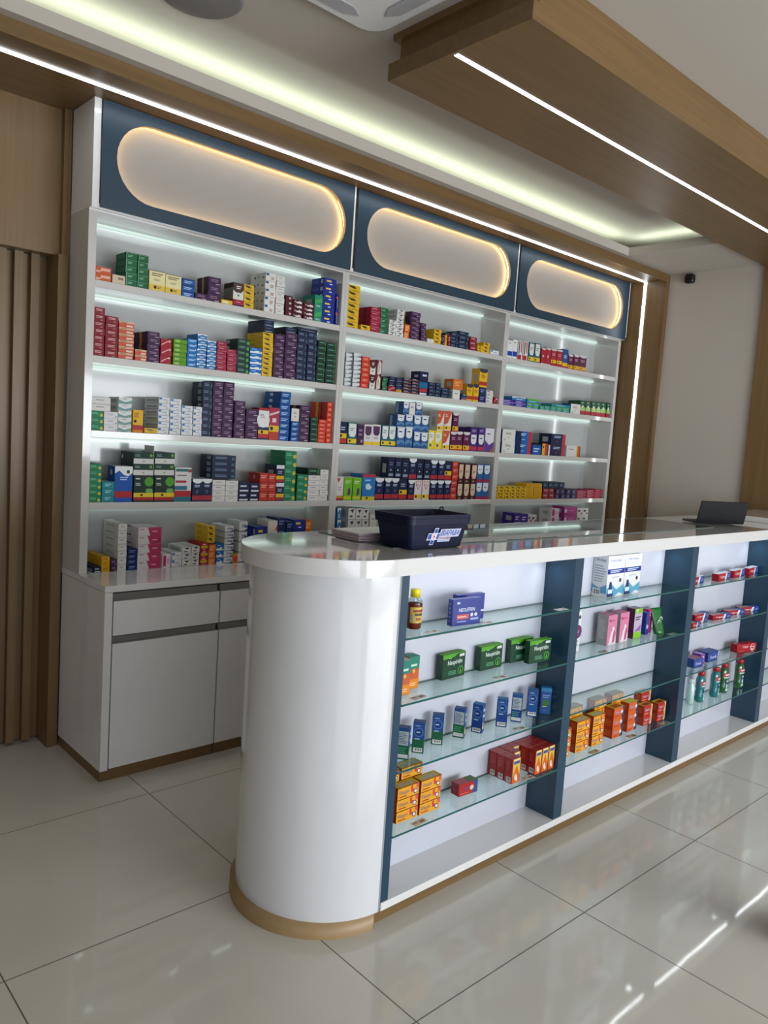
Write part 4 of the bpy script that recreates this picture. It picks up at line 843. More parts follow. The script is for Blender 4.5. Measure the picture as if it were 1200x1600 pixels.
# curved end shell
body = arcpts(1.625, 1.962, .298, 90, 270, 48)
m = MB(); n = len(body); CW = mat('d8dade', .16, 0, .7)
m.mesh([(x, y, .05) for x, y in body]+[(x, y, 1.138) for x, y in body], [(i, i+1, n+i+1, n+i) for i in range(n-1)], CW, True)
m.box(1.618, 1.664, .05, 1.6245, 1.80, 1.138, mat('8c9294', .3))
P(m, 'curved_end', CT)
kb = arcpts(1.612, 1.964, .302, 90, 268, 40); m = MB(); n = len(kb)
m.mesh([(x, y, 0) for x, y in kb]+[(x, y, .05) for x, y in kb], [(i, i+1, n+i+1, n+i) for i in range(n-1)]+[tuple(range(n, 2*n))], wood(0, '8c7450', 'a88c64'), True)
m.box(1.601, 1.662, 0, 1.603, 1.70, .05, WX)
o = P(m, 'kick_board', CT); o['label'] = 'light oak kick board round the curved end'
P(MB().box(1.603, 1.682, 0, XE, 1.70, .049, WX), 'kick_board', CT)
P(MB().bevbox(1.626, 1.660, .050, XE, 2.24, .077, WHITE, .001), 'base_board', CT)
P(MB().box(1.626, 1.802, .077, XE, 1.815, 1.138, mat('c2c5d2', .2, 0, .5)), 'back_panel', CT)
P(MB().box(1.626, 2.22, .077, XE, 2.24, 1.138, WHITE), 'rear_panel', CT)
DV = [(1.626, 1.658), (2.556, 2.611), (3.524, 3.583), (4.492, 4.551), (5.46, 5.515)]
for i, (a, c) in enumerate(DV):
    P(MB().box(a, 1.664, .0775, c, 1.802, 1.137, mat('1c3c52', .3)), 'divider', CT)
GL = glass_mat((.86, .95, .92), 'shelf_glass', 1.5, .02); GE = mat('1c5450', .15)
for i in range(4):
    a, c = DV[i][1], DV[i+1][0]
    for z in (.935, .722, .502, .289):
        P(MB().box(a+.001, 1.662, z-.007, c-.001, 1.800, z, GL, GE), 'glass_shelf', CT)
    P(MB().box(a+.03, 1.6705, 1.1345, c-.03, 1.6765, 1.1375, emit('led_bay', (.92, .97, 1.0), 5.0)), 'led_strip', CT)
    area('bay_glow', ((a+c)/2, 1.674, 1.133), c-a-.06, .006, BAY_LED, (.90, .96, 1.0), (0, .25, -1))
    q = P(MB().lathe([(0, 0), (.017, 0), (.019, .003), (.019, .007)], mat('b8bcc0', .3), (0, 0, 0), 20), 'spotlight', CT, (c-.045, 1.745, 1.130))
    MB().lathe([(0, -.0004), (.013, -.0004)], emit('led_spot', (.75, .9, 1.0), 8.0), (0, 0, 0), 16).build('lens', q)
    l = bpy.data.lights.new('bay_spot', 'SPOT'); l.energy = .5; l.spot_size = 2.2; l.spot_blend = 1; l.color = (.72, .88, 1.0); l.shadow_soft_size = .012
    lo = bpy.data.objects.new('bay_spot', l); COL.objects.link(lo); lo.location = (c-.045, 1.745, 1.126)
t = tag(MB().bevbox(4.78, 1.76, 1.1903, 5.58, 2.20, 1.222, WHITE, .002).build('counter_riser'), 'low white raised board on the counter top behind the laptop', 'board')

# ---------------------------------------------------------------- things on the counter top
def basket(z, k, w0, w1, d0, d1, h):
    t = empty('shopping_basket', (1.878, 1.842, z))
    BM = mat('091130', .45, 0, 0, .25); nb = 6
    def ring(w, d, r, zz): return [(x, y, zz) for x, y in rrect(-w/2, -d/2, w/2, d/2, r, nb)]
    secs = [ring(w0-.02, d0-.02, .012, 0), ring(w0, d0, .016, .004), ring(w1-.014, d1-.014, .02, h-.012), ring(w1, d1, .024, h-.010), ring(w1, d1, .024, h), ring(w1-.018, d1-.018, .02, h), ring(w0-.008, d0-.008, .014, .006)]
    n = len(secs[0]); m = MB()
    m.mesh([p for s_ in secs for p in s_], [(j*n+i, j*n+(i+1) % n, j*n+n+(i+1) % n, j*n+n+i) for j in range(6) for i in range(n)]+[tuple(range(n-1, -1, -1)), tuple(range(6*n, 7*n))], BM)
    m.build('tub', t)
    return t
B1 = basket(1.1903, 0, .250, .300, .150, .186, .094); tag(B1, 'dark blue shopping basket with pharmacy sticker, lowest of three nested', 'basket', 'nested shopping baskets')
B2 = basket(1.1985, 1, .240, .302, .140, .188, .0955); tag(B2, 'dark blue shopping basket nested between two others, middle rim', 'basket', 'nested shopping baskets')
B3 = basket(1.2070, 2, .230, .304, .130, .190, .098); tag(B3, 'dark blue shopping basket, topmost of the three nested', 'basket', 'nested shopping baskets')
MB().tube([(.142, .06, .096), (.150, .062, .106), (.163, .064, .107), (.168, .066, .10), (.168, .068, .055)], .0035, mat('0c0e14', .4)).build('handle_clip', B3)
# sticker on the sloping front of the lowest basket
th = math.atan2(.016, .078)
Nn = Vector((0, -math.cos(th), -math.sin(th))).normalized(); Vv = Vector((0, -math.sin(th), math.cos(th))).normalized(); U0 = Vector((1, 0, 0))
O = Vector((-.058, -.0765, .013))+Nn*.0006
SK = (O, U0*.155, Vv*.062, Nn); m = MB()
WH = 'c4cce4'; BL = '2c58a8'
def shear(a): return [(x+.10*(y-.5), y) for x, y in a]
m.decal(SK, [('p', shear([(.0, .30), (.14, .30), (.14, .02), (.26, .02), (.26, .30), (.36, .30), (.36, .70), (.26, .70), (.26, .98), (.14, .98), (.14, .70), (.0, .70)]), WH)], .0002)
m.decal(SK, [('p', shear([(.36, .18), (.74, .18), (.74, .44), (.985, .44), (.985, .90), (.34, .90)]), WH)], .0002)
m.decal(SK, [('p', shear(q), BL) for q in ([(.155, .70), (.245, .70), (.245, .93), (.155, .93)], [(.155, .07), (.245, .07), (.245, .30), (.155, .30)], [(.02, .36), (.12, .36), (.12, .64), (.02, .64)], [(.28, .36), (.345, .36), (.345, .64), (.28, .64)])], .0005)
m.decal(SK, [('c', .20, .5, .22, 'e0d0d8'), ('p', [(.18, .40), (.18, .60), (.225, .50)], '8c1c2c')], .0008)
vs, fs = text_geo('IBIAPABA'); Oo, Uu, Vw, Nq = SK
m.mesh([Oo+Uu*(.37+.59*x+.05*y)+Vw*(.53+.32*y)+Nq*.0006 for x, y in vs], fs, mat('1c3c94', .4))
vs, fs = text_geo('PHARMA')
m.mesh([Oo+Uu*(.36+.36*x+.02*y)+Vw*(.32+.14*y)+Nq*.0006 for x, y in vs], fs, mat('a85860', .4))
m.decal(SK, [('r', .36, .235, .73, .27, '98a4c4')], .0005)
o = m.build('logo_sticker', B1); o['label'] = 'white-edged blue cross sticker with the shop name'
# stack of papers beside the baskets: one magazine block, one closed folder
t = empty('paper_stack', (1.70, 1.965, 1.194)); tag(t, 'flat stack of pinkish-edged leaflets left of the baskets', 'papers')
m = MB()
for i in range(7): a = random.uniform(-.002, .002); m.box(.0+a, 0+a, i*.0036, .24+a, .147+a, i*.0036+.0034, mat(('b0a0a8', '8c7c84', 'a898a4')[i % 3], .6))
m.build('leaflets', t); MB().box(.001, .001, .0254, .239, .146, .0262, mat('dcdedb', .3)).build('cover_sheet', t)
t = empty('laptop', (4.140, 1.955, 1.194), math.radians(-27)); tag(t, 'black laptop standing open on the counter, lid back facing the front', 'laptop')
LB = mat('07080d', .5, 0, 0, .3)
MB().bevbox(0, .004, .001, .312, .125, .012, mat('15171c', .4), .003).build('keyboard_base', t)
lid = MB().bevbox(0, -.004, 0, .312, .003, .128, LB, .002).build('lid', t, (0, .004, .003)); lid.rotation_euler = (math.radians(14), 0, 0)
MB().box(.008, .0031, .008, .304, .0036, .120, mat('07080a', .1)).build('screen', lid)
m = MB()
for yy in range(4):
    for xx in range(13): m.box(.02+xx*.021, .035+yy*.02, .0121, .038+xx*.021, .052+yy*.02, .0135, mat('0a0b0d', .5))
m.build('keyboard', t)

# ---------------------------------------------------------------- goods on the glass shelves
def good(name, lb, cat, group, w, h, d, x, y, z, ang, body, fr=(), lf=(), tp=(), rt=(), rough=.3, cap=None):
    m = MB(); m.bevbox(-w/2, -d/2, 0, w/2, d/2, h, mat(body, rough), .0008); F = frames(w, h, d)
    m.decal(F['front'], fr); m.decal(F['left'], lf); m.decal(F['top'], tp); m.decal(F['right'], rt)
    o = m.build(name, None, (x, y, z), math.radians(ang)); return tag(o, lb, cat, group)
ZA, ZB, ZC, ZD = .9353, .7223, .5023, .2893
# amber bottle with yellow cap
t = empty('syrup_bottle', (1.772, 1.748, ZA)); tag(t, 'amber syrup bottle with yellow cap on the top glass shelf', 'bottle')
bm = bpy.data.materials.new('amber'); bm.use_nodes = True; q = bm.node_tree.nodes['Principled BSDF']; q.inputs['Base Color'].default_value = lin('6c2410'); q.inputs['Roughness'].default_value = .08; q.inputs['Transmission Weight'].default_value = .25
MB().lathe([(0, 0), (.022, 0), (.0255, .004), (.0260, .02), (.0260, .082)], bm).lathe([(.0260, .082), (.0255, .088), (.021, .098), (.0135, .104), (.0135, .108)], glass_mat((.7, .75, .72), 'bottle_glass', 1.5, .03)).build('body', t)
MB().lathe([(.0135, .105), (.0165, .105), (.0165, .128), (.015, .130), (0, .130)], mat('d0c010', .35)).build('cap', t)
m = MB(); vs = []
for i in range(13):
    a = math.radians(-165+150*i/12); vs += [(.0265*math.cos(a), .0265*math.sin(a), .022), (.0265*math.cos(a), .0265*math.sin(a), .074)]
m.mesh(vs, [(2*i, 2*i+2, 2*i+3, 2*i+1) for i in range(12)], mat('c0a848', .5), True)
for z0, z1, a0, a1, c_ in ((.058, .066, -140, -50, '8c2c1c'), (.046, .054, -130, -60, '3c3c18'), (.030, .040, -120, -80, 'a04c20'), (.028, .050, -160, -140, '9a9a8c')):
    vs = []
    for i in range(7):
        a = math.radians(a0+(a1-a0)*i/6); vs += [(.0268*math.cos(a), .0268*math.sin(a), z0), (.0268*math.cos(a), .0268*math.sin(a), z1)]
    m.mesh(vs, [(2*i, 2*i+2, 2*i+3, 2*i+1) for i in range(6)], mat(c_, .5), True)
m.build('label', t)
NL = [('T', .22, .52, .78, .66, 'NEOLEFRIN', 'd8dcec'), ('r', .16, .24, .58, .42, 'c05858'), ('l', .18, .28, .55, .38, 1, 'e0b0b0'), ('l', .18, .12, .55, .18, 1, 'a8b0d8'), ('c', .68, .38, .07, 'c8d0ec'), ('c', .82, .38, .07, 'c8d0ec'), ('r', .64, .18, .92, .26, '98a4d4'), ('r', .14, .82, .24, .9, 'b8c0e0')]
good('cold_tablet_box', 'royal blue cold tablet box in front on the top glass shelf', 'box', None, .130, .091, .024, 1.968, 1.702, ZA, -6, '1a2c80', NL, [('l', .3, .1, .7, .9, 5, '6c7cc0')])
good('cold_tablet_box', 'royal blue cold tablet box standing behind another on the top glass shelf', 'box', None, .130, .091, .024, 2.040, 1.748, ZA, -6, '1a2c80', [('r', .64, .3, 1, .36, 'c8d0ec'), ('c', .75, .5, .06, 'c8d0ec')], [('l', .3, .1, .7, .9, 5, '6c7cc0')])
NP = [('p', [(0, .82), (.5, .86), (.65, .97), (1, .97), (1, 1), (0, 1)], '4c9a20'), ('T', .22, .50, .86, .74, 'Neopiridin', 'd8e4dc'), ('r', .72, .82, .94, .93, 'c0ccc0'), ('c', .80, .27, .17, '4c9c30'), ('c', .80, .27, .13, '103c28'), ('p', [(.77, .18), (.80, .38), (.83, .18)], '6cb040'), ('l', .26, .14, .62, .32, 3, '5c9474'), ('l', .26, .80, .4, .88, 1, '8cb4a0')]
for i, (x, y, a, lb) in enumerate(((2.008, 1.782, 3, 'dark green pastille box nearest the rounded counter end'), (2.215, 1.782, 0, 'dark green pastille box second from the rounded counter end'), (2.402, 1.786, -5, 'dark green pastille box partly hidden behind another'), (2.457, 1.739, -5, 'dark green pastille box in front, beside the first dark divider'))):
    good('pastille_box', lb, 'box', 'green pastille boxes', .124, .089, .026, x, y-.003, ZB, a, '123c28', NP, [('l', .35, .1, .65, .9, 4, '1c5038')], [('r', 0, 0, 1, 1, '4c8c1c')])
BG = [('r', 0, .62, 1, 1, '2c7c6c'), ('l', .15, .66, .85, .8, 1, 'b8d8c8'), ('p', [(0, .3), (.5, .5), (1, .6), (1, .62), (0, .62)], 'b84c28'), ('r', 0, 0, 1, .3, 'd88428'), ('c', .5, .55, .06, 'e0a850'), ('l', .2, .08, .8, .2, 2, 'e8c090')]
good('flu_medicine_carton', 'teal and orange flu carton next to the left dark edge, front one', 'carton', None, .05, .115, .04, 1.727, 1.745, ZB, 0, 'c05c30', BG, [], [('r', 0, 0, 1, 1, 'c8b8a0')])
good('flu_medicine_carton', 'teal and orange flu carton standing behind its twin, left end', 'carton', None, .05, .110, .036, 1.8, 1.776, ZB, 0, 'c05c30', BG, [], [('r', 0, 0, 1, 1, '2c7c6c')])
# upright bath-size cartons, turned at an angle
FB = lambda lo: [('r', 0, 0, 1, .45, lo), ('c', .5, .68, .15, '5078b0'), ('c', .5, .68, .12, '1c3c78'), ('l', .3, .64, .7, .72, 1, 'a8c0dc'), ('l', .2, .42, .8, .5, 1, '9cb8cc'), ('b', .12, .04, .88, .17), ('l', .2, .86, .8, .92, 1, '88a8cc')]
SB = lambda lo: [('r', 0, 0, 1, .45, lo), ('r', .08, .46, .92, .9, 'a8b4b8'), ('l', .12, .5, .88, .86, 7, '5c7080'), ('r', .05, .05, .95, .17, 'c8ccc8'), ('l', .1, .2, .8, .4, 3, '4c9074')]
RT = [('r', .1, .3, .6, .36, 'c0b050'), ('l', .2, .5, .8, .9, 2, 'a8c8e0'), ('c', .4, .2, .08, 'd8c860')]
for i, (x, y, a, s, lo, wh) in enumerate(((1.752, 1.742, -52, 1, '1c5c40', 'leftmost, against the dark edge'), (1.832, 1.752, -50, 0, '1c5c40', 'second from the left, blue-green front'), (1.938, 1.765, -48, 0, '1c5c40', 'third from the left, blue-green with emblem'), (2.052, 1.764, -60, 1, '1c6038', 'fourth from the left, text panel facing out'), (2.146, 1.758, -66, 0, '1c3c80', 'fifth from the left, all blue'), (2.270, 1.748, -50, 0, '1c3c80', 'sixth from the left, blue, emblem facing out'), (2.360, 1.748, -55, 1, '1c3c80', 'seventh from the left, text panel outwards'), (2.462, 1.752, -50, 0, '1c4c8c', 'second from the divider, blue'), (2.533, 1.740, -50, 2, '1c4c8c', 'touching the dark divider, green emblem'))):
    fr = FB(lo) if s == 0 else SB(lo) if s == 1 else [('r', 0, .85, 1, 1, '3078a8'), ('l', .15, .6, .85, .75, 2, '7c94c8'), ('c', .5, .42, .13, '3c6c30'), ('l', .2, .25, .8, .32, 1, 'c0b860'), ('l', .3, .1, .7, .15, 1, '6c80b0')]
    good('shampoo_carton', 'upright blue carton on the third glass shelf, '+wh, 'carton', 'upright blue cartons', .040, .106, .030, x, y-.008, ZC, a, '1c4888', fr, SB(lo) if s == 0 else FB(lo), [('r', 0, 0, 1, 1, '2c6ca0' if i > 3 else '304c80')], RT)
# vitamin C boxes, three high, two columns, more behind
VT = lambda c='dc9c26': [('r', 0, 0, 1, 1, c), ('T', .05, .38, .52, .72, 'Vitason', '2c4078'), ('p', [(.60, .85), (.72, .92), (.70, .62), (.80, .5), (.72, .3), (.62, .35)], 'c8402c'), ('c', .84, .32, .22, '20305c'), ('c', .84, .32, .15, 'd8d4cc'), ('p', [(.88, .6), (1, .5), (1, 1), (.85, 1)], 'c85848'), ('l', .08, .1, .5, .28, 1, 'a03820'), ('r', 0, .94, 1, 1, '6c2c14')]
VC = lambda: [('r', 0, 0, 1, 1, 'a0381c'), ('r', .2, .2, .8, .8, 'b0502c')]
def vit(name, x, y, z, n, lbl, w=.100, d=.040, h=.0405, body='c8841c', fr=None, ang=0, top='b4aa94', grp='vitamin boxes'):
    for i in range(n):
        pos = '' if n == 1 else ['bottom', 'middle', 'topmost'][i] if n == 3 else ['lower', 'upper'][i] if n == 2 else ['bottom', 'second', 'third', 'topmost'][i]
        good(name, ('%s %s' % (pos, lbl)).strip(), 'box', grp, w-.002, h-.0004, d-.001, x+random.uniform(-.001, .001), y, z+i*h+.0002, ang, body, fr or VT(), VC(), [('r', 0, 0, 1, 1, 'c8a818'), ('r', .15, .1, .85, .7, top)] if i == n-1 else ())
vit('vitamin_box', 1.770, 1.733, ZD, 3, 'yellow vitamin C box in the stack beside the left dark edge')
vit('vitamin_box', 1.876, 1.730, ZD, 3, 'yellow vitamin C box in second stack from left dark edge')
vit('vitamin_box', 1.715, 1.776, ZD, 4, 'yellow vitamin C box in rear stack behind the leftmost stack')
vit('vitamin_box', 1.823, 1.776, ZD, 4, 'yellow vitamin C box in rear stack behind the second stack')
good('vitamin_box', 'single red and blue vitamin box lying alone on the lowest glass shelf', 'box', None, .095, .046, .040, 2.088, 1.742, ZD, -4, '8c1820', [('r', 0, 0, 1, 1, 'a02828'), ('T', .28, .4, .62, .68, 'Vitason', '34508c'), ('p', [(.68, 0), (1, 0), (1, 1), (.75, 1), (.85, .5)], '2c4880'), ('c', .68, .5, .2, 'c8c0a8'), ('l', .1, .1, .6, .25, 1, 'c86858')], [('l', .25, .3, .6, .5, 2, 'b86060')], [('r', .6, 0, 1, 1, '4c7040')])
# red upright effervescent boxes
RF = [('r', .08, 0, .92, 1, 'c86018'), ('p', [(.08, 1), (.08, .25), (.5, .75), (.92, .3), (.92, 1)], 'd0b048'), ('r', .15, .78, .85, .9, '34508c'), ('p', [(.3, .3), (.5, .4), (.7, .15), (.6, .05), (.35, .15)], 'd4d0c4'), ('l', .15, .92, .85, .98, 1, 'e0e0e0')]
RL = [('l', .25, .5, .75, .88, 4, 'b45c54'), ('b', .3, .05, .9, .25)]
RN = {0: 'front', 1: 'middle', 2: 'rear'}
for ci, (x, rows_) in enumerate(((2.310, (0, 1, 2)), (2.360, (1, 2)), (2.403, (2,)), (2.4475, (0, 1, 2)), (2.4905, (0, 1, 2)), (2.5335, (0, 1, 2)))):
    for rw in rows_:
        good('effervescent_tablet_box', '%s red upright tablet box, %s column of the red block beside the first divider' % (RN[rw], ORD[ci]), 'box', 'red upright tablet boxes', .0415 if ci else .050, .095, .0365, x, 1.700+rw*.0385, ZD, 0, '9c1c1c', RF, RL, [('l', .2, .3, .7, .7, 2, 'b84440')])
# second bay
US = [('T', .14, .84, .80, .93, 'UltraSept', '20306c'), ('l', .15, .76, .9, .80, 1, 'a8b4c4'), ('r', .0, .57, 1, .69, '1c2c78'), ('l', .15, .59, .85, .67, 2, 'b8c4e0'), ('p', [(0, .22), (.3, .32), (.6, .18), (1, .30), (1, .05), (.75, .1), (.5, .02), (0, .02)], '5098b8'), ('p', [(.05, .02), (.4, .02), (.4, .10), (.32, .22), (.28, .38), (.16, .38), (.12, .22), (.05, .10)], '1c2858'), ('r', .1, .1, .35, .2, 'c4d0dc'), ('c', .78, .40, .05, '3c3030'), ('l', .25, .46, .8, .52, 1, 'b0b4bc')]
for x, lb in ((2.966, 'white and blue nasal rinse carton under the spotlight, left of two'), (3.104, 'white and blue nasal rinse carton under the spotlight, right of two')):
    good('nasal_rinse_carton', lb, 'carton', 'nasal rinse cartons', .134, .180, .072, x, 1.764, ZA-.003, 0, 'd0d4d8', US, [('T', .15, .84, .85, .93, 'UltraSept', '303c6c'), ('l', .1, .35, .9, .78, 7, '9ca4b0'), ('p', [(0, .1), (1, .1), (1, .32), (.5, .22), (0, .3)], '5094b8'), ('b', .08, .02, .6, .2)])
PG = [('r', 0, 0, 1, 1, 'c87898'), ('p', [(.1, 0), (1, 0), (1, .2), (.7, .6), (.4, .4), (.25, .1)], 'd8ccd0'), ('T', .12, .78, .75, .87, 'Mama', 'b02c68'), ('c', .62, .55, .06, 'd8d0d4'), ('p', [(.6, .05), (.85, .1), (.9, .4), (.72, .5), (.62, .3)], 'b04c80')]
for x, lb in ((2.972, 'pink prenatal vitamin carton, grey side showing, left of two'), (3.070, 'pink prenatal vitamin carton, right of two')):
    good('prenatal_vitamin_carton', lb, 'carton', 'pink prenatal vitamin cartons', .072, .133, .052, x, 1.751, ZB-.002, 0, 'b8a0ac', PG, [('r', 0, 0, 1, 1, '98989a'), ('l', .15, .2, .85, .85, 12, 'b0b0b0')], [('r', 0, 0, 1, 1, 'b86888')])
good('vitamin_carton', 'dark purple carton with white and lime green front', 'carton', None, .066, .138, .044, 3.196, 1.752, ZB-.002, 0, '502048', [('r', 0, 0, 1, 1, 'b4a4b8'), ('r', 0, .84, 1, 1, '78b030'), ('T', .2, .86, .5, .97, 'F', 'd8e4c8'), ('l', .15, .6, .85, .75, 2, '4c3c50'), ('p', [(.1, .25), (.9, .45), (.9, .25)], '885898'), ('r', 0, 0, 1, .22, '7cb828')])
good('tissue_packet', 'blue packet squeezed between the purple carton and magenta packet', 'packet', None, .034, .105, .03, 3.308, 1.758, ZB-.002, 6, '1c3484', [('c', .5, .35, .1, 'a8b8e0'), ('r', 0, .8, 1, 1, '4c3c84')])
good('tissue_packet', 'magenta packet leaning behind the green pouch', 'packet', None, .034, .112, .03, 3.350, 1.768, ZB-.002, 0, 'b02064', [('l', .1, .7, .5, .95, 2, 'd890b0')])
m = MB(); n = 9; vs = []
for k in range(9):
    v_ = k/8; hw = .030+.010*v_; th_ = .022*(1-v_)+.001
    for i in range(12):
        a = i*math.pi/6; vs.append((hw*math.cos(a)+.0, th_*math.sin(a)+(.030*v_), .118*v_))
m.mesh(vs, [(k*12+i, k*12+(i+1) % 12, k*12+12+(i+1) % 12, k*12+12+i) for k in range(8) for i in range(12)]+[tuple(range(11, -1, -1)), tuple(range(96, 108))], mat('18602c', .25, 0, .3), True)
for (cx, cz, r, c_) in ((-.006, .055, .011, 'c8d8c8'), (-.006, .055, .007, '18602c'), (.014, .068, .011, 'c8d8c8'), (.014, .068, .007, '18602c')):
    m.mesh([(cx+r*math.cos(i*math.pi/6), -.021*(1-cz/.118)-.0015+.030*cz/.118-(.0004 if r < .01 else 0)-.003*(1-(cx/.03)**2)+.002, cz+r*math.sin(i*math.pi/6)) for i in range(12)], [tuple(range(12))], mat(c_, .4))
o = m.build('green_pouch', None, (3.385, 1.722, ZB-.002), math.radians(-10)); tag(o, 'glossy green pouch leaning back at the end of the second bay', 'pouch')
good('supplement_carton', 'white carton with round plum emblem, half behind the first divider', 'carton', None, .10, .170, .05, 2.700, 1.765, ZB-.002, 0, 'd4d4d6', [('c', .80, .50, .17, '6c2c60'), ('l', .72, .46, .9, .54, 2, 'c8a8c4'), ('c', .88, .86, .05, '3c4c4c'), ('l', .7, .12, .9, .32, 2, 'a8a8ac')])
G4 = 'vitamin boxes in the second bay'
vit('vitamin_box', 2.663, 1.735, ZD-.002, 3, 'yellow vitamin box in leftmost stack, second bay, cut by the divider', grp=G4)
vit('vitamin_box', 2.802, 1.735, ZD-.002, 3, 'yellow vitamin box in second stack of the second bay', w=.098, h=.045, grp=G4)
vit('vitamin_box', 2.920, 1.735, ZD-.002, 3, 'yellow vitamin box in third stack of the second bay', w=.090, h=.045, grp=G4)
VO = [('r', 0, 0, 1, 1, 'c45c24'), ('T', .15, .4, .62, .7, 'Vitason', '8094c0'), ('p', [(.72, 0), (1, 0), (1, 1), (.8, 1), (.9, .5)], '20305c'), ('c', .78, .5, .18, 'd8d0c4'), ('l', .1, .08, .6, .28, 1, 'a83020')]
VR = [('r', 0, 0, 1, 1, 'a82c24'), ('T', .15, .4, .62, .7, 'Vitason', '9cb0d4'), ('p', [(.74, 0), (1, 0), (1, 1), (.8, 1), (.92, .5)], 'c8b890'), ('c', .78, .5, .18, 'c86838'), ('l', .1, .08, .6, .28, 1, 'd88078')]
vit('vitamin_box', 3.078, 1.738, ZD-.002, 3, 'orange vitamin box in the tall stack in mid second bay', w=.088, d=.05, h=.046, body='a0341c', fr=VO, top='a8401c', grp=G4)
vit('vitamin_box', 3.214, 1.742, ZD-.002, 3, 'yellow-orange vitamin box in fifth stack of the second bay', w=.085, d=.045, h=.045, fr=VO, top='c8b828', grp=G4)
vit('vitamin_box', 3.350, 1.738, ZD-.002, 2, 'red vitamin box in the low red stack of the second bay', w=.08, h=.0475, body='8c1c18', fr=VR, top='9c2820', grp=G4)
vit('vitamin_box', 3.462, 1.728, ZD-.002, 2, 'red vitamin box in the last front stack before the second divider', w=.078, h=.045, body='8c1c18', fr=VR, top='9c2820', grp=G4)
for i, (x, n_, c_) in enumerate(((2.69, 4, 'yellow'), (2.81, 4, 'yellow'), (3.0, 4, 'orange'), (3.14, 4, 'orange'))):
    vit('vitamin_box', x, 1.779, ZD-.002, n_, '%s vitamin box in %s rear stack of the second bay' % (c_, ORD[i]), w=.096, h=.044, d=.036, top='a89c90', grp=G4)
vit('vitamin_box', 3.405, 1.782, ZD-.002, 3, 'red vitamin box in the rear stack near the second divider', w=.09, h=.045, d=.036, body='8c1c18', fr=VR, top='b8b8ac', grp=G4)
# third bay: toothpaste, toothbrush packs, mouthwash
CG = [('r', 0, 0, .62, 1, 'a01424'), ('p', [(.52, 0), (.62, 0), (.72, 1), (.62, 1)], 'c8d4e0'), ('T', .16, .30, .56, .72, 'Colgate', 'd8c8cc'), ('p', [(.62, .1), (.66, .1), (.72, .9), (.68, .9)], 'd8dce0'), ('l', .78, .3, .95, .7, 2, '8090c8')]
for i, (x, y, a, lb) in enumerate(((3.700, 1.728, 4, 'leftmost on the top glass shelf'), (3.990, 1.722, 4, 'second from left on the top glass shelf'), (4.200, 1.735, 4, 'third from left on the top glass shelf'), (4.395, 1.74, 6, 'rightmost on the top glass shelf'))):
    good('toothpaste_box', 'red and blue toothpaste box, %s, third bay' % lb, 'box', 'toothpaste boxes', .165, .038, .034, x, y, ZA-.005, a, '20408c', CG, [('r', 0, 0, 1, 1, '8c1420')], [('r', 0, 0, 1, 1, 'c0c4c8')])
for i, (x, y, z, a, lb) in enumerate(((3.700, 1.712, 0, 2, 'lowest at the left end of the second glass shelf'), (3.690+.12, 1.735, .0275, 2, 'topmost at the left end of the second glass shelf'), (3.81, 1.740, 0, 2, 'under the leftmost top box on the second glass shelf'), (4.04, 1.733, 0, -8, 'crossing diagonally on the second glass shelf'), (4.235, 1.742, 0, -8, 'second from the right on the second glass shelf'), (4.41, 1.740, 0, -12, 'rightmost on the second glass shelf, turned'))):
    good('toothpaste_box', 'red and blue toothpaste box, %s' % lb, 'box', 'toothpaste boxes', .165 if i else .09, .027, .036, x, y, ZB-.006+z, a, '20408c', CG, [('r', 0, 0, 1, 1, '8c1420')], [('r', 0, 0, .6, 1, 'b0888c'), ('r', .6, 0, 1, 1, '4c60a0')])
good('toothpaste_box', 'all-red toothpaste box with round emblem, third glass shelf by the divider', 'box', None, .170, .047, .04, 4.374, 1.722, ZC-.005, -12, 'a01420', [('T', .28, .45, .58, .8, 'Colgate', 'e0c8cc'), ('c', .80, .52, .42, 'd0b8bc'), ('c', .80, .60, .30, 'a82430'), ('l', .72, .5, .88, .7, 1, 'e0d0d4'), ('l', .12, .15, .5, .25, 1, 'c86870')], [('r', 0, 0, 1, 1, '8c1018')])
OB = [('p', [(.12, .18), (.82, .26), (.90, .5), (.84, .8), (.14, .72), (.06, .45)], '4c70b8'), ('p', [(.16, .24), (.78, .31), (.84, .5), (.80, .74), (.18, .66), (.11, .45)], '1c2c80'), ('T', .2, .33, .75, .6, 'Oral-B', 'd8dcf0')]
good('dental_box', 'blue dental floss box with oval logo, left end of the third shelf', 'box', None, .085, .046, .06, 3.795, 1.733, ZC-.004, -4, '20408c', OB, [], [('r', 0, 0, 1, 1, '9c6484')])
good('dental_box', 'purple dental box between two blue ones', 'box', None, .04, .052, .05, 3.878, 1.745, ZC-.004, -4, '7c3c94', [('c', .5, .7, .16, 'c8a8d4'), ('l', .2, .2, .8, .4, 2, 'b48cc8')], [], [('r', 0, 0, 1, 1, 'b890c8')])
good('dental_box', 'larger blue dental box with oval logo and white stripe', 'box', None, .120, .050, .06, 3.990, 1.746, ZC-.004, -2, '1c3c80', OB+[('p', [(.86, 0), (.92, 0), (.98, 1), (.92, 1)], 'c8d4e0')], [], [('r', 0, 0, 1, 1, '3c5c98')])
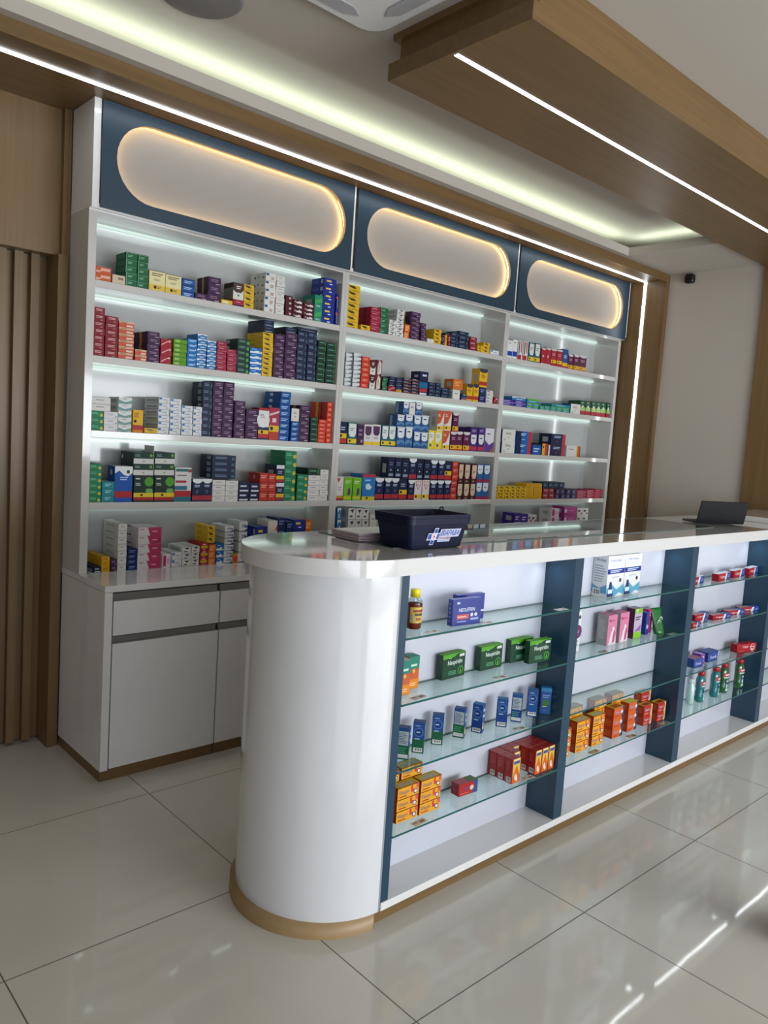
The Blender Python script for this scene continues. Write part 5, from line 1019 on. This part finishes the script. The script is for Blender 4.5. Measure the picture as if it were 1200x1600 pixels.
def mouthwash(x, y, body, lb, a):
    t = empty('mouthwash_bottle', (x, y, ZD-.003), math.radians(a)); tag(t, lb, 'bottle', 'mouthwash bottles')
    k = ('liq'+body,)
    if k not in MATS:
        bm = bpy.data.materials.new('liquid_'+body); bm.use_nodes = True; q = bm.node_tree.nodes['Principled BSDF']; q.inputs['Base Color'].default_value = lin(body); q.inputs['Roughness'].default_value = .08; q.inputs['Transmission Weight'].default_value = .3; q.inputs['Coat Weight'].default_value = .5; MATS[k] = bm
    m = MB(); prof = [(0, 0), (.024, 0), (.0275, .006), (.0275, .05), (.025, .062), (.025, .066), (.028, .078), (.0275, .12), (.022, .134), (.015, .14)]
    m.lathe(prof, MATS[k], n=24); m.v = [(p[0]*1.12, p[1]*.82, p[2]) for p in m.v]; m.build('body', t)
    MB().lathe([(.015, .139), (.0175, .139), (.0175, .158), (.0165, .160), (0, .160)], mat('a81c28', .3)).build('cap', t)
    m = MB()
    def patch(z0, z1, a0, a1, c_, r=.0295):
        vs = []
        for i in range(9):
            q = math.radians(a0+(a1-a0)*i/8); vs += [(r*1.12*math.cos(q), r*.82*math.sin(q), z0), (r*1.12*math.cos(q), r*.82*math.sin(q), z1)]
        m.mesh(vs, [(2*i, 2*i+2, 2*i+3, 2*i+1) for i in range(8)], mat(c_, .4), True)
    patch(.092, .112, -150, -40, 'a82430', .0290); patch(.098, .106, -125, -65, 'd8c8c8', .0294); patch(.084, .090, -140, -50, 'b8d4d4', .0290)
    patch(.03, .072, -105, -80, '98c8d0', .0290); patch(.05, .062, -115, -72, '2c3c78', .0294); patch(.012, .026, -110, -70, 'a8d0c0', .0290)
    m.build('label', t)
mouthwash(3.928, 1.742, '1c7c84', 'teal mouthwash bottle with red cap, leftmost whole bottle', 10)
mouthwash(4.086, 1.735, '1c7c84', 'teal mouthwash bottle with red cap, left of a green bottle', 10)
mouthwash(4.206, 1.742, '245c2c', 'green mouthwash bottle with red cap behind a teal one', -5)
mouthwash(4.382, 1.732, '245c2c', 'green mouthwash bottle with red cap, standing by the dark divider', -5)
t = empty('clear_bottle', (3.845, 1.752, ZD-.003)); tag(t, 'pale clear bottle half hidden at the left edge of the third bay', 'bottle')
MB().lathe([(0, 0), (.018, 0), (.02, .004), (.02, .09), (.012, .105), (.012, .115)], mat('a8c8c4', .1, 0, .5)).build('body', t)
MB().lathe([(.0125, .112), (.014, .112), (.014, .13), (0, .131)], mat('c8d8d4', .3)).build('cap', t)
# price cards lying on the glass
PC = [(1.792, 1.683, ZA, 8, 'top glass shelf, in front of the amber bottle'), (2.058, 1.679, ZA, -6, 'top glass shelf, in front of the blue boxes'), (2.508, 1.681, ZA, -4, 'top glass shelf, touching the first divider'),
      (2.165, 1.683, ZB, -6, 'second glass shelf, between green boxes'), (1.755, 1.685, ZB, 6, 'second glass shelf, before the orange cartons'), (2.305, 1.681, ZC, -8, 'third glass shelf, in front of the blue cartons'),
      (1.795, 1.679, ZD, 6, 'lowest glass shelf, before the yellow stacks'), (2.385, 1.681, ZD, -4, 'lowest glass shelf, amid the red boxes'),
      (2.84, 1.683, ZB-.002, 5, 'second bay, below the white round-emblem carton'), (3.44, 1.683, ZB-.002, -6, 'second bay, under the green pouch'), (2.84, 1.679, ZD-.002, 3, 'second bay, before the yellow vitamin stacks'), (3.15, 1.683, ZD-.002, -4, 'second bay, before the orange vitamin stacks'), (3.445, 1.680, ZD-.002, -8, 'second bay, before the red vitamin stacks'),
      (3.985, 1.681, ZA-.005, -3, 'third bay, top shelf before the toothpaste'), (4.07, 1.683, ZC-.003, -6, 'third bay, before the blue dental boxes'), (4.33, 1.679, ZC-.003, -4, 'third bay, under the red toothpaste box')]
for x, y, z, a, lb in PC:
    m = MB(); m.box(-.032, -.013, 0, .032, .013, .0006, mat('c8c8c0', .5)); m.decal((Vector((-.032, -.013, .0006)), Vector((.064, 0, 0)), Vector((0, .026, 0)), Vector((0, 0, 1))), [('l', .1, .5, .5, .85, 2, '5c5854'), ('r', .55, .2, .9, .7, '8c7c70')], .0002)
    o = m.build('price_card', None, (x, y, z+.0002), math.radians(a)); tag(o, 'small white price card, '+lb, 'price tag', 'price cards on the glass shelves')
# pink bag and phone-like oddments on the right bay worktop are small; a dark bin edge at the right
t = empty('dark_bin', (2.692, .784, 0)); tag(t, 'dark rounded object just entering at the lower right edge', 'bin')
MB().lathe([(0, 0), (.06, 0), (.085, .03), (.10, .12), (.10, .22), (.09, .26), (0, .26)], mat('1c1c1e', .4), n=32).build('body', t)
MB().lathe([(0, .262), (.08, .262), (.093, .258)], mat('242426', .4), n=32).build('lid', t)
good('pink_packet', 'pale pink soft packet at the left of the right bay worktop', 'packet', None, .17, .03, .10, 4.30, 3.47, .8566, 0, 'd88cb8', [('l', .2, .2, .8, .7, 2, 'e8b8d0')])
